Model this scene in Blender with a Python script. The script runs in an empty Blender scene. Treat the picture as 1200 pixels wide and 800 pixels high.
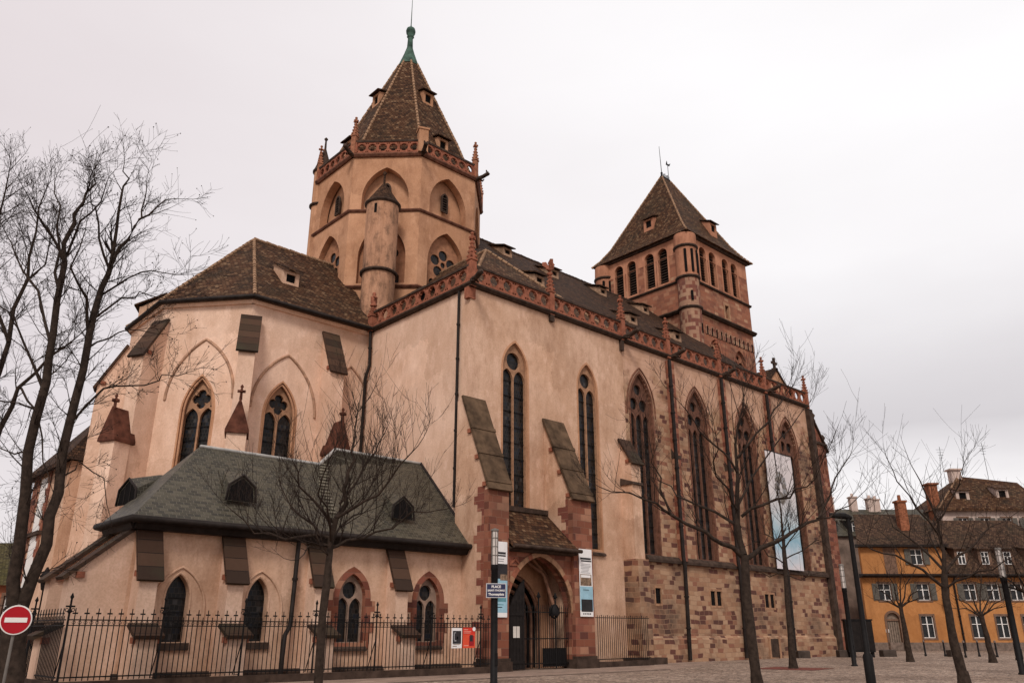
import bpy, bmesh, math, random
from mathutils import Vector, Matrix
from mathutils.geometry import tessellate_polygon
R = math.radians
S = bpy.context.scene
C = S.collection
rnd = random.Random(7)

# ------------------------------------------------------------------ camera, world, sun
TH, PS, EYE, FPX = R(20.0137), R(47.268), 1.65, 935.15      # pitch, heading, eye height, focal length in photo pixels
cd = bpy.data.cameras.new('camera'); cam = bpy.data.objects.new('camera', cd); C.objects.link(cam)
cd.sensor_width = 36; cd.lens = 36 * FPX / 1200; cd.clip_end = 3000
cam.location = (0, 0, EYE); cam.rotation_euler = (math.pi / 2 + TH, 0, PS - math.pi / 2)
S.camera = cam
w = bpy.data.worlds.new('World'); S.world = w; w.use_nodes = True
S.view_settings.view_transform = 'Standard'; S.view_settings.look = 'None'
S.view_settings.gamma = 1; S.view_settings.exposure = 0.45; S.view_settings.use_curve_mapping = False
SUN_DIR = Vector((-.62, -.55, .80)).normalized()            # from the scene towards the sun (veiled by cloud)
sd = bpy.data.lights.new('sun', 'SUN'); sd.energy = 1.5; sd.angle = R(14); sd.color = (1, .93, .86)
so = bpy.data.objects.new('sun', sd); C.objects.link(so); so.location = (0, 0, 60)
so.rotation_euler = SUN_DIR.to_track_quat('Z', 'Y').to_euler()


class NT:
    """small helper to write node trees"""
    def __init__(s, tree): s.t = tree
    def __call__(s, typ, out=0, props=None, **ins):
        n = s.t.nodes.new(typ)
        for k, v in (props or {}).items(): setattr(n, k, v)
        for k, v in ins.items():
            i = n.inputs[int(k[1:])] if k[0] == 'i' and k[1:].isdigit() else n.inputs[k.replace('_', ' ')]
            if isinstance(v, bpy.types.NodeSocket): s.t.links.new(v, i)
            else: i.default_value = v
        return n.outputs[out]
    def mix(s, f, a, b, mode='MIX'):
        n = s.t.nodes.new('ShaderNodeMix'); n.data_type = 'RGBA'; n.blend_type = mode
        for i, v in ((0, f), (6, a), (7, b)):
            if isinstance(v, bpy.types.NodeSocket): s.t.links.new(v, n.inputs[i])
            else: n.inputs[i].default_value = v if i == 0 or len(v) == 4 else (*v, 1)
        return n.outputs[2]
    def ramp(s, f, stops, interp='LINEAR'):
        n = s.t.nodes.new('ShaderNodeValToRGB'); r = n.color_ramp; r.interpolation = interp
        while len(r.elements) < len(stops): r.elements.new(.5)
        for e, (p, c) in zip(r.elements, stops):
            e.position = p; e.color = (*c, 1) if not isinstance(c, (int, float)) else (c, c, c, 1)
        s.t.links.new(f, n.inputs[0]); return n.outputs[0]
    def m(s, op, a, b=0.0, c=None):
        n = s.t.nodes.new('ShaderNodeMath'); n.operation = op
        for i, v in enumerate((a, b) if c is None else (a, b, c)):
            if isinstance(v, bpy.types.NodeSocket): s.t.links.new(v, n.inputs[i])
            else: n.inputs[i].default_value = v
        return n.outputs[0]
    def noise(s, vec, scale, detail=5, rough=.55, out=0):
        return s('ShaderNodeTexNoise', out, Vector=vec, Scale=scale, Detail=detail, Roughness=rough)
    def vmul(s, vec, xyz):
        return s('ShaderNodeVectorMath', 0, {'operation': 'MULTIPLY'}, i0=vec, i1=xyz)


n = NT(w.node_tree)
bg = w.node_tree.nodes['Background']
STR = 0.12
sky = n('ShaderNodeTexSky', 0, {'sky_type': 'NISHITA', 'sun_disc': False, 'sun_elevation': math.asin(SUN_DIR.z),
                               'sun_rotation': math.atan2(SUN_DIR.x, SUN_DIR.y), 'dust_density': 3.0})
dirv = n('ShaderNodeTexCoord', 0)
sep = w.node_tree.nodes.new('ShaderNodeSeparateXYZ'); w.node_tree.links.new(dirv, sep.inputs[0])
flat = n.vmul(dirv, (1, 1, 3.2))
cl = n.noise(flat, 1.5, 5, .5)
elev = sep.outputs[2]
def toward(v): return n('ShaderNodeVectorMath', 1, {'operation': 'DOT_PRODUCT'}, i0=dirv, i1=v)
base = n.ramp(elev, [(0.0, (.62, .58, .585)), (.12, (.60, .558, .565)), (.30, (.575, .525, .532)), (.55, (.60, .54, .548)), (1, (.56, .50, .507))])
glow = n.ramp(toward((.79, .18, .58)), [(.45, 0.0), (.80, .55), (.97, 1.0)])        # thin cloud in the west, brighter
base = n.mix(glow, base, (.75, .735, .74))
low = n.m('MULTIPLY', n.ramp(toward((.95, .30, .10)), [(.75, 0.0), (.95, 1.0)]), 1.0)
band = n.ramp(n.m('ADD', elev, n.m('MULTIPLY', n.m('SUBTRACT', n.noise(flat, 2.2, 5, .55), .5), .09)), [(.10, 0.0), (.165, 0.0), (.215, 1.0), (.27, .75), (.40, 0.0)])
base = n.mix(n.m('MULTIPLY', low, n.ramp(elev, [(.0, 1.0), (.15, 1.0), (.21, 0.0)])), base, (.74, .72, .72))
base = n.mix(n.m('MULTIPLY', low, band), base, (.525, .50, .51))
base = n.mix(n.ramp(cl, [(.35, 0.0), (.65, 1.0)]), n.mix(1.0, base, (.965, .955, .955), 'MULTIPLY'), n.mix(1.0, base, (1.03, 1.03, 1.03), 'MULTIPLY'))
cloud = n.mix(1.0, base, (1 / STR, 1 / STR, 1 / STR), 'MULTIPLY')
bgc = n.mix(.95, sky, cloud)
w.node_tree.links.new(bgc, bg.inputs[0]); bg.inputs[1].default_value = STR


def at(px, py, D):
    """point on the line of sight of photo pixel (px,py) at horizontal distance D along the heading"""
    x, f, u = (px - 600), FPX, (400 - py)
    fh = f * math.cos(TH) - u * math.sin(TH); z = f * math.sin(TH) + u * math.cos(TH); k = D / fh
    return Vector((k * (x * math.sin(PS) + fh * math.cos(PS)), k * (-x * math.cos(PS) + fh * math.sin(PS)), EYE + k * z))


# ------------------------------------------------------------------ materials
MATS = {}
def material(name, rough=.85, spec=.3):
    m = bpy.data.materials.new(name); m.use_nodes = True
    b = m.node_tree.nodes['Principled BSDF']; b.inputs['Roughness'].default_value = rough
    b.inputs['Specular IOR Level'].default_value = spec
    MATS[name] = m
    return m, NT(m.node_tree), b
def link(m, a, b): m.node_tree.links.new(a, b)
def bump(m, n, b, h, strength=.4, dist=.02):
    link(m, n('ShaderNodeBump', 0, Strength=strength, Distance=dist, Height=h), b.inputs['Normal'])

def plain(name, col, rough=.7, var=.25, scale=3.0, metal=0.0, spec=.12, bmp=.2):
    m, n, b = material(name, rough, spec); p = n('ShaderNodeNewGeometry', 0)
    f = n.noise(p, scale, 6, .6)
    c = n.mix(n.ramp(f, [(.3, 0.0), (.7, 1.0)]), tuple(x * (1 - var) for x in col), tuple(min(1, x * (1 + var)) for x in col))
    link(m, c, b.inputs['Base Color']); b.inputs['Metallic'].default_value = metal
    if bmp: bump(m, n, b, n.noise(p, scale * 9, 4), bmp, .01)
    return m

def plaster(name, a, c, stain, amount=.55, k=1.0):
    m, n, b = material(name, .92, .15); p = n('ShaderNodeNewGeometry', 0)
    n1 = n.noise(p, .30 * k, 8, .66); n2 = n.noise(n.vmul(p, (1.25, 1.25, .26)), .9 * k, 9, .70); n3 = n.noise(n.vmul(p, (1, 1, .62)), 1.5 * k, 9, .72); n4 = n.noise(p, 13, 6, .65)
    n5 = n.noise(n.vmul(p, (1, 1, .4)), .62 * k, 9, .72)
    col = n.mix(n.ramp(n1, [(.38, 0.0), (.60, 1.0)]), a, c)
    col = n.mix(n.m('MULTIPLY', n.ramp(n2, [(.50, 0.0), (.70, 1.0)]), amount * .8), col, stain)
    col = n.mix(n.m('MULTIPLY', n.ramp(n5, [(.53, 0.0), (.66, 1.0)]), amount * .75), col, stain)
    col = n.mix(n.m('MULTIPLY', n.ramp(n3, [(.52, 0.0), (.66, 1.0)]), amount * .6), col, stain)
    col = n.mix(n.m('MULTIPLY', n.ramp(n3, [(.32, 1.0), (.47, 0.0)]), .45), col, tuple(min(1, x * y) for x, y in zip(a, (1.25, 1.3, 1.38))))
    col = n.mix(n.m('MULTIPLY', n.ramp(n4, [(.42, 0.0), (.68, 1.0)]), .42), col, n.mix(1.0, col, (.66, .62, .58), 'MULTIPLY'))
    # repaired patches of slightly different render, with ragged edges
    t = m.node_tree.nodes.new('ShaderNodeTexBrick'); link(m, n('ShaderNodeVectorMath', 0, {'operation': 'ADD'}, i0=n('ShaderNodeTexCoord', 2), i1=n.vmul(n.noise(p, .8, 6, .7, 1), (2.6, 2.6, 0))), t.inputs['Vector'])
    for k_, x in (('Color1', (0, 0, 0, 1)), ('Color2', (1, 1, 1, 1)), ('Mortar', (.5, .5, .5, 1)), ('Scale', 1), ('Mortar Size', 0), ('Brick Width', 3.7), ('Row Height', 2.3)): t.inputs[k_].default_value = x
    col = n.mix(1.0, col, n.ramp(t.outputs[0], [(0, (.90, .885, .87)), (.3, (1, 1, 1)), (.6, (.95, .94, .935)), (.85, (1.06, 1.06, 1.06))], 'CONSTANT'), 'MULTIPLY')
    link(m, col, b.inputs['Base Color']); bump(m, n, b, n.m('ADD', n.m('ADD', n4, n3), n.m('MULTIPLY', t.outputs[0], .5)), .4, .025)
    return m

def blocks(name, cols, mortar, bw, bh, msize=.012, warp=.0, dirt=(.07, .045, .035), dirt_amt=.5, plast=None, bstr=.6, shift=0.0):
    """coursed stone: every block its own colour from cols [(pos, rgb)...]"""
    m, n, b = material(name, .9, .2); p = n('ShaderNodeNewGeometry', 0)
    uv = n('ShaderNodeVectorMath', 0, {'operation': 'ADD'}, i0=n('ShaderNodeTexCoord', 2), i1=(shift, 0, 0))
    v = n('ShaderNodeVectorMath', 0, {'operation': 'ADD'}, i0=uv, i1=n.vmul(n.noise(uv, .7, 2, .5, 1), (warp, warp * .25, 0)))
    t = m.node_tree.nodes.new('ShaderNodeTexBrick'); link(m, v, t.inputs['Vector'])
    t.offset = .5; t.squash = 1.35; t.squash_frequency = 3; t.offset_frequency = 2
    for k, x in (('Color1', (0, 0, 0, 1)), ('Color2', (1, 1, 1, 1)), ('Mortar', (.5, .5, .5, 1)), ('Scale', 1), ('Mortar Size', msize), ('Mortar Smooth', .3), ('Brick Width', bw), ('Row Height', bh), ('Bias', 0)):
        t.inputs[k].default_value = x
    col = n.ramp(t.outputs[0], cols, 'CONSTANT')
    f1 = n.noise(p, 5, 7, .65); f2 = n.noise(p, .45, 7, .6)
    col = n.mix(n.m('MULTIPLY', f1, .55), col, n.mix(1.0, col, (.55, .52, .50), 'MULTIPLY'))
    col = n.mix(n.m('MULTIPLY', n.ramp(f2, [(.48, 0.0), (.70, 1.0)]), dirt_amt), col, dirt)
    col = n.mix(t.outputs[1], col, mortar)
    h = n.m('SUBTRACT', n.m('MULTIPLY', f1, .5), t.outputs[1])
    if plast:      # patches of old render left on the stone above some height
        z = m.node_tree.nodes.new('ShaderNodeSeparateXYZ'); link(m, p, z.inputs[0])
        zz = n.m('ADD', z.outputs[2], n.m('MULTIPLY', n.m('SUBTRACT', n.noise(p, .55, 6, .65), .5), 9.0))
        pf = n.ramp(n.m('DIVIDE', zz, 20.0), [(plast[0], 0.0), (plast[0] + .05, 1.0)])
        pc = n.mix(n.ramp(n.noise(p, 1.3, 8, .65), [(.4, 0.0), (.65, 1.0)]), plast[1], plast[2])
        col = n.mix(pf, col, pc)
    link(m, col, b.inputs['Base Color']); bump(m, n, b, h, bstr, .03)
    return m

def tiles(name, cols, tw, th, rough=.8, moss=None, gap=(.012, .009, .008), spec=.05):
    m, n, b = material(name, rough, spec); p = n('ShaderNodeNewGeometry', 0); uv = n('ShaderNodeTexCoord', 2)
    t = m.node_tree.nodes.new('ShaderNodeTexBrick'); link(m, uv, t.inputs['Vector']); t.offset = .5; t.squash = 1
    for k, x in (('Color1', (0, 0, 0, 1)), ('Color2', (1, 1, 1, 1)), ('Mortar', (.5, .5, .5, 1)), ('Scale', 1), ('Mortar Size', .014), ('Mortar Smooth', .6), ('Brick Width', tw), ('Row Height', th), ('Bias', 0)):
        t.inputs[k].default_value = x
    col = n.ramp(t.outputs[0], cols, 'CONSTANT')
    f = n.noise(p, .5, 7, .65); f1 = n.noise(p, 6, 5, .7)
    col = n.mix(n.m('MULTIPLY', n.ramp(f, [(.45, 0.0), (.7, 1.0)]), .6), col, moss or (.03, .028, .02))
    col = n.mix(n.m('MULTIPLY', f1, .5), col, n.mix(1.0, col, (.5, .5, .5), 'MULTIPLY'))
    col = n.mix(n.m('MULTIPLY', t.outputs[1], .9), col, gap)
    link(m, col, b.inputs['Base Color'])
    # each course overlaps the one below: height ramps within a row
    sx = m.node_tree.nodes.new('ShaderNodeSeparateXYZ'); link(m, uv, sx.inputs[0])
    saw = n.m('FRACT', n.m('DIVIDE', sx.outputs[1], th))
    bump(m, n, b, n.m('ADD', n.m('SUBTRACT', n.m('MULTIPLY', saw, -1.0), t.outputs[1]), n.m('MULTIPLY', t.outputs[0], .8)), .9, .03)
    return m

PL = plaster('pink_plaster', (.69, .47, .34), (.58, .37, .25), (.35, .195, .118), .62)
PLC = plaster('smooth_plaster', (.77, .55, .42), (.70, .475, .345), (.47, .285, .19), .42)
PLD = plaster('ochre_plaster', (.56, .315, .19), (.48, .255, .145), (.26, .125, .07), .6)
RED = blocks('red_sandstone', [(0, (.24, .085, .05)), (.3, (.31, .125, .078)), (.52, (.17, .058, .038)), (.66, (.40, .20, .125)), (.78, (.27, .095, .062)), (.92, (.13, .048, .036))],
             (.22, .12, .08), .62, .34, .01, .25)
QUO = blocks('quoin_stone', [(0, (.25, .085, .055)), (.4, (.32, .13, .085)), (.7, (.21, .07, .05))], (.30, .17, .11), .75, .36, .012, .1, dirt_amt=.3)
MIXED = blocks('mixed_rubble', [(0, (.42, .25, .150)), (.18, (.33, .165, .10)), (.30, (.47, .30, .19)), (.50, (.36, .20, .12)), (.64, (.125, .054, .041)), (.72, (.43, .265, .165)), (.86, (.15, .062, .047)), (.94, (.29, .13, .083))],
               (.33, .20, .125), .50, .28, .014, .9, dirt_amt=.85, plast=(.80, (.55, .345, .24), (.44, .26, .17)))
TOW = blocks('tower_stone', [(0, (.33, .13, .075)), (.26, (.39, .185, .11)), (.5, (.27, .105, .064)), (.70, (.47, .27, .165)), (.78, (.34, .14, .082))],
             (.24, .13, .09), .7, .36, .012, .3, dirt_amt=.5)
TUR = blocks('turret_stone', [(0, (.24, .095, .063)), (.3, (.38, .22, .145)), (.55, (.20, .075, .055)), (.75, (.42, .255, .165))], (.25, .14, .1), .8, .4, .012, .2)
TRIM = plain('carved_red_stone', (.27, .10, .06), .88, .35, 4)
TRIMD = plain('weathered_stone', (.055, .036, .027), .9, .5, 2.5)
COPE = plain('mossy_coping_stone', (.088, .056, .034), .92, .6, 1.6)
TRAC = plain('tracery_stone', (.33, .185, .11), .85, .3, 4)
TILE = tiles('brown_roof_tile', [(0, (.075, .036, .020)), (.25, (.105, .054, .030)), (.5, (.050, .026, .017)), (.68, (.150, .082, .045)), (.82, (.085, .040, .022)), (.93, (.19, .115, .066))], .24, .21)
TILED = tiles('dark_roof_tile', [(0, (.052, .028, .018)), (.3, (.072, .038, .023)), (.55, (.038, .021, .015)), (.8, (.10, .053, .031))], .24, .21, moss=(.03, .023, .017))
SLATE = tiles('grey_slate', [(0, (.058, .051, .036)), (.3, (.078, .068, .047)), (.55, (.045, .040, .030)), (.8, (.10, .087, .061))], .27, .16, .5, moss=(.036, .033, .022), gap=(.17, .155, .12), spec=.22)
RIDGE = plain('ridge_mortar', (.27, .165, .10), .9, .55, 7)
GUT = plain('dark_zinc', (.020, .015, .013), .6, .4, 3)
IRON = plain('black_iron', (.010, .009, .009), .6, .3, 6)
COPPER = plain('green_copper', (.055, .10, .078), .8, .6, 2)
WOODD = plain('black_wood', (.014, .011, .010), .6, .4, 4)
BARK = plain('brown_bark', (.036, .025, .019), .95, .5, 7, bmp=.9)
TWIG = plain('twig_bark', (.028, .019, .015), .95, .3, 3, bmp=0)
STONE = plain('grey_stone', (.17, .125, .10), .92, .4, 3, bmp=.5)
WHITE = plain('white_paint', (.74, .72, .69), .6, .06, 3, bmp=0)
DARK = plain('dark_opening', (.006, .005, .005), .9, .2, 3, bmp=0)

def glass(name, col, cw, ch):
    m, n, b = material(name, .3, .22); uv = n('ShaderNodeTexCoord', 2); p = n('ShaderNodeNewGeometry', 0)
    t = m.node_tree.nodes.new('ShaderNodeTexBrick'); link(m, uv, t.inputs['Vector']); t.offset = .5
    for k, x in (('Color1', (0, 0, 0, 1)), ('Color2', (1, 1, 1, 1)), ('Mortar', (.5, .5, .5, 1)), ('Scale', 1), ('Mortar Size', .012), ('Brick Width', cw), ('Row Height', ch)):
        t.inputs[k].default_value = x
    c = n.ramp(t.outputs[0], [(0, tuple(x * .4 for x in col)), (.3, col), (.47, tuple(x * 3.2 for x in col)), (.51, tuple(x * .6 for x in col)), (.55, (col[0] * 1.5, col[1] * 1.1, col[2] * .9)), (.8, (col[0] * .8, col[1] * 1.1, col[2] * 1.7))], 'CONSTANT')
    c = n.mix(t.outputs[1], c, (.03, .026, .022))
    link(m, c, b.inputs['Base Color'])
    bump(m, n, b, n.m('ADD', t.outputs[0], n.noise(p, 6, 3)), .35, .02)
    return m
GLS = glass('leaded_glass', (.013, .012, .0115), .16, .2)
GLH = plain('house_glass', (.022, .024, .026), .25, .4, 2, spec=.25, bmp=0)

# cobbles and slabs
def ground_mat(name, kind):
    m, n, b = material(name, .9, .2); p = n('ShaderNodeNewGeometry', 0)
    if kind == 'cobble':
        v = m.node_tree.nodes.new('ShaderNodeTexVoronoi'); link(m, n.vmul(p, (1, 1, 1)), v.inputs['Vector']); v.inputs['Scale'].default_value = 5.0; v.inputs['Randomness'].default_value = .55
        v2 = m.node_tree.nodes.new('ShaderNodeTexVoronoi'); v2.feature = 'DISTANCE_TO_EDGE'; link(m, p, v2.inputs['Vector']); v2.inputs['Scale'].default_value = 5.0; v2.inputs['Randomness'].default_value = .55
        sc = m.node_tree.nodes.new('ShaderNodeSeparateColor'); link(m, v.outputs[1], sc.inputs[0])
        col = n.ramp(sc.outputs[0], [(0, (.29, .205, .152)), (.35, (.41, .30, .23)), (.65, (.21, .148, .11)), (1, (.53, .405, .315))])
        edge = n.ramp(v2.outputs[0], [(0.0, 1.0), (.10, 0.0)])
        col = n.mix(edge, col, (.075, .058, .047))
        big = n.noise(p, .22, 7, .65)
        col = n.mix(n.ramp(big, [(.38, .6), (.6, 0.0)]), col, n.mix(1.0, col, (.55, .5, .47), 'MULTIPLY'))
        link(m, col, b.inputs['Base Color']); bump(m, n, b, n.m('SUBTRACT', n.m('MULTIPLY', sc.outputs[1], .3), edge), .9, .03)
    else:
        t = m.node_tree.nodes.new('ShaderNodeTexBrick'); link(m, n('ShaderNodeTexCoord', 2), t.inputs['Vector'])
        for k, x in (('Color1', (0, 0, 0, 1)), ('Color2', (1, 1, 1, 1)), ('Mortar', (.5, .5, .5, 1)), ('Scale', 1), ('Mortar Size', .012), ('Brick Width', .9), ('Row Height', .42)): t.inputs[k].default_value = x
        col = n.ramp(t.outputs[0], [(0, (.30, .21, .16)), (.4, (.37, .265, .205)), (.7, (.25, .175, .135)), (1, (.42, .31, .245))])
        col = n.mix(n.m('MULTIPLY', n.noise(p, 1.2, 7, .65), .6), col, n.mix(1.0, col, (.5, .47, .45), 'MULTIPLY'))
        col = n.mix(t.outputs[1], col, (.07, .055, .045))
        link(m, col, b.inputs['Base Color']); bump(m, n, b, n.m('SUBTRACT', n.m('MULTIPLY', t.outputs[0], .4), t.outputs[1]), .6, .02)
    return m
COB = ground_mat('cobblestones', 'cobble'); SLB = ground_mat('paving_slabs', 'slab')

# ------------------------------------------------------------------ mesh helpers
def add(v, d): return (v[0] + d[0], v[1] + d[1])
class MB:
    def __init__(s): s.v = []; s.f = []; s.k = []; s.sm = []
    def raw(s, vs, fs, mi=0, smooth=False):
        o = len(s.v); s.v += [tuple(v) for v in vs]
        for f in fs: s.f.append(tuple(o + i for i in f)); s.k.append(mi); s.sm.append(smooth)
        return s
    def box(s, x0, x1, y0, y1, z0, z1, mi=0):
        return s.raw([(x, y, z) for z in (z0, z1) for y in (y0, y1) for x in (x0, x1)],
                     [(0, 2, 3, 1), (4, 5, 7, 6), (0, 1, 5, 4), (2, 6, 7, 3), (0, 4, 6, 2), (1, 3, 7, 5)], mi)
    def prism(s, poly, y0, y1, mi=0, holes=(), side=None):
        """polygon in x,z with holes, run through from y0 to y1"""
        loops = [list(poly)] + [list(h) for h in holes]
        flat = [p for l in loops for p in l]; N = len(flat)
        tris = tessellate_polygon([[Vector((x, z, 0)) for x, z in l] for l in loops])
        vs = [(x, y0, z) for x, z in flat] + [(x, y1, z) for x, z in flat]
        s.raw(vs, [t for t in tris] + [tuple(N + i for i in reversed(t)) for t in tris], mi)
        o = len(s.v) - 2 * N; st = 0
        for li, l in enumerate(loops):
            L = len(l)
            for i in range(L):
                a, b = st + i, st + (i + 1) % L
                s.f.append((o + a, o + b, o + N + b, o + N + a)); s.k.append(mi if side is None else side); s.sm.append(False)
            st += L
        return s
    def ext(s, poly, z0, z1, mi=0):
        N = len(poly)
        return s.raw([(x, y, z0) for x, y in poly] + [(x, y, z1) for x, y in poly],
                     [tuple(range(N))[::-1], tuple(range(N, 2 * N))] + [(i, (i + 1) % N, N + (i + 1) % N, N + i) for i in range(N)], mi)
    def rings(s, rs, mi=0, cap=True, smooth=False):
        N = len(rs[0]); fs = []
        for j in range(len(rs) - 1):
            for i in range(N): fs.append((j * N + i, j * N + (i + 1) % N, (j + 1) * N + (i + 1) % N, (j + 1) * N + i))
        s.raw([p for r in rs for p in r], fs, mi, smooth)
        if cap:
            s.raw(rs[0], [tuple(range(N))[::-1]], mi); s.raw(rs[-1], [tuple(range(N))], mi)
        return s
    def lathe(s, prof, nseg=16, c=(0, 0), mi=0, smooth=True, a0=0.0):
        return s.rings([[(c[0] + r * math.cos(a0 + 2 * math.pi * i / nseg), c[1] + r * math.sin(a0 + 2 * math.pi * i / nseg), z) for i in range(nseg)] for r, z in prof], mi, True, smooth)
    def tube(s, pts, rs, nseg=6, mi=0, cap=True):
        pts = [Vector(p) for p in pts]
        if not hasattr(rs, '__len__'): rs = [rs] * len(pts)
        rr = []; up = Vector((.31, .17, .93)).normalized()
        for i, p in enumerate(pts):
            d = (pts[min(i + 1, len(pts) - 1)] - pts[max(i - 1, 0)])
            if d.length < 1e-9: d = Vector((0, 0, 1))
            d.normalize()
            a = d.cross(up)
            if a.length < .05: a = d.cross(Vector((1, 0, 0)))
            a.normalize(); b = d.cross(a)
            rr.append([tuple(p + rs[i] * (math.cos(2 * math.pi * k / nseg) * a + math.sin(2 * math.pi * k / nseg) * b)) for k in range(nseg)])
        return s.rings(rr, mi, cap, True)
    def poly(s, pts, mi=0): return s.raw(pts, [tuple(range(len(pts)))], mi)
    def build(s, name, mats, parent=None, M=None, recalc=True):
        me = bpy.data.meshes.new(name); me.from_pydata(s.v, [], s.f)
        if not isinstance(mats, (list, tuple)): mats = [mats]
        for m in mats: me.materials.append(m)
        me.polygons.foreach_set('material_index', s.k); me.polygons.foreach_set('use_smooth', s.sm)
        if recalc:
            b = bmesh.new(); b.from_mesh(me); bmesh.ops.recalc_face_normals(b, faces=b.faces[:]); b.to_mesh(me); b.free()
        uv = me.uv_layers.new(name='UVMap').data
        vv = me.vertices
        for p in me.polygons:
            nn = p.normal
            t = Vector((-nn.y, nn.x, 0))
            t = t.normalized() if t.length > .02 else Vector((1, 0, 0))
            q = nn.cross(t)
            for li in p.loop_indices:
                c = vv[me.loops[li].vertex_index].co
                uv[li].uv = (c.dot(t), c.dot(q))
        o = bpy.data.objects.new(name, me); C.objects.link(o)
        place(o, parent, M)
        return o
WM = {}
def place(o, parent=None, M=None):
    P = WM[parent.name] if parent else Matrix()
    M = M if M is not None else P
    o.parent = parent; o.matrix_parent_inverse = Matrix()
    o.matrix_basis = P.inverted() @ M
    WM[o.name] = M.copy()
def tag(o, label=None, cat=None, group=None, kind=None):
    for k, v in (('label', label), ('category', cat), ('group', group), ('kind', kind)):
        if v: o[k] = v
    return o
def thing(name, loc, label, cat, group=None, rz=0):
    o = bpy.data.objects.new(name, None); o.empty_display_size = .3; C.objects.link(o)
    place(o, None, Matrix.Translation(loc) @ Matrix.Rotation(rz, 4, 'Z'))
    return tag(o, label, cat, group)
def copy_thing(src, loc, rz=0, sc=1.0, label=None):
    def cp(o, par):
        c = o.copy(); C.objects.link(c); c.parent = par
        for ch in o.children: cp(ch, c)
        return c
    c = cp(src, None); c.matrix_basis = Matrix.Translation(loc) @ Matrix.Rotation(rz, 4, 'Z') @ Matrix.Scale(sc, 4)
    if label: c['label'] = label
    return c
def frame(P0, P1, z=0):
    """local x runs along the wall from P0 to P1 (left to right from outside), y goes into the building"""
    a = math.atan2(P1[1] - P0[1], P1[0] - P0[0])
    return Matrix.Translation((P0[0], P0[1], z)) @ Matrix.Rotation(a, 4, 'Z')
def length(P0, P1): return math.hypot(P1[0] - P0[0], P1[1] - P0[1])

def arch(cx, wd, z0, zs, h, nseg=9):
    """pointed-arch opening: outline from bottom left, clockwise over the apex"""
    a = wd / 2
    if h <= a * 1.001: return rarch(cx, wd, z0, zs, nseg)
    c = (h * h - a * a) / wd; r = c + a
    th = math.atan2(h, c)
    left = [(cx + c - r * math.cos(th * i / nseg), zs + r * math.sin(th * i / nseg)) for i in range(nseg + 1)]
    right = [(2 * cx - x, z) for x, z in left[:-1]][::-1]
    return [(cx - a, z0)] * (z0 < zs - 1e-4) + left + right + [(cx + a, z0)] * (z0 < zs - 1e-4)
def rarch(cx, wd, z0, zs, nseg=8):
    a = wd / 2
    return [(cx - a, z0)] + [(cx - a * math.cos(math.pi * i / (2 * nseg)), zs + a * math.sin(math.pi * i / (2 * nseg))) for i in range(2 * nseg + 1)] + [(cx + a, z0)]
def circle(cx, cz, r, nseg=18, a0=0): return [(cx + r * math.cos(a0 + 2 * math.pi * i / nseg), cz + r * math.sin(a0 + 2 * math.pi * i / nseg)) for i in range(nseg)]
def foil(cx, cz, r, lobes, nseg=6):
    pts = []
    for k in range(lobes):
        a = 2 * math.pi * k / lobes + math.pi / 2; o = r * .52; rr = r * .47
        for i in range(nseg + 1):
            b = a - math.pi * .62 + 2 * math.pi * .62 * i / nseg
            pts.append((cx + o * math.cos(a) + rr * math.cos(b), cz + o * math.sin(a) + rr * math.sin(b)))
    return pts
def grow(out, cx, cz, d):
    """outline pushed outward by d (away from its middle line; good enough for arch frames)"""
    N = len(out); res = []
    for i in range(N):
        p, q, r = out[i - 1], out[i], out[(i + 1) % N]
        n1 = (-(q[1] - p[1]), q[0] - p[0]); n2 = (-(r[1] - q[1]), r[0] - q[0])
        l1 = math.hypot(*n1) or 1; l2 = math.hypot(*n2) or 1
        nx, nz = n1[0] / l1 + n2[0] / l2, n1[1] / l1 + n2[1] / l2; l = math.hypot(nx, nz) or 1
        k = d / max(.45, (l / 2)); res.append((q[0] + nx / l * k, q[1] + nz / l * k))
    return res

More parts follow.
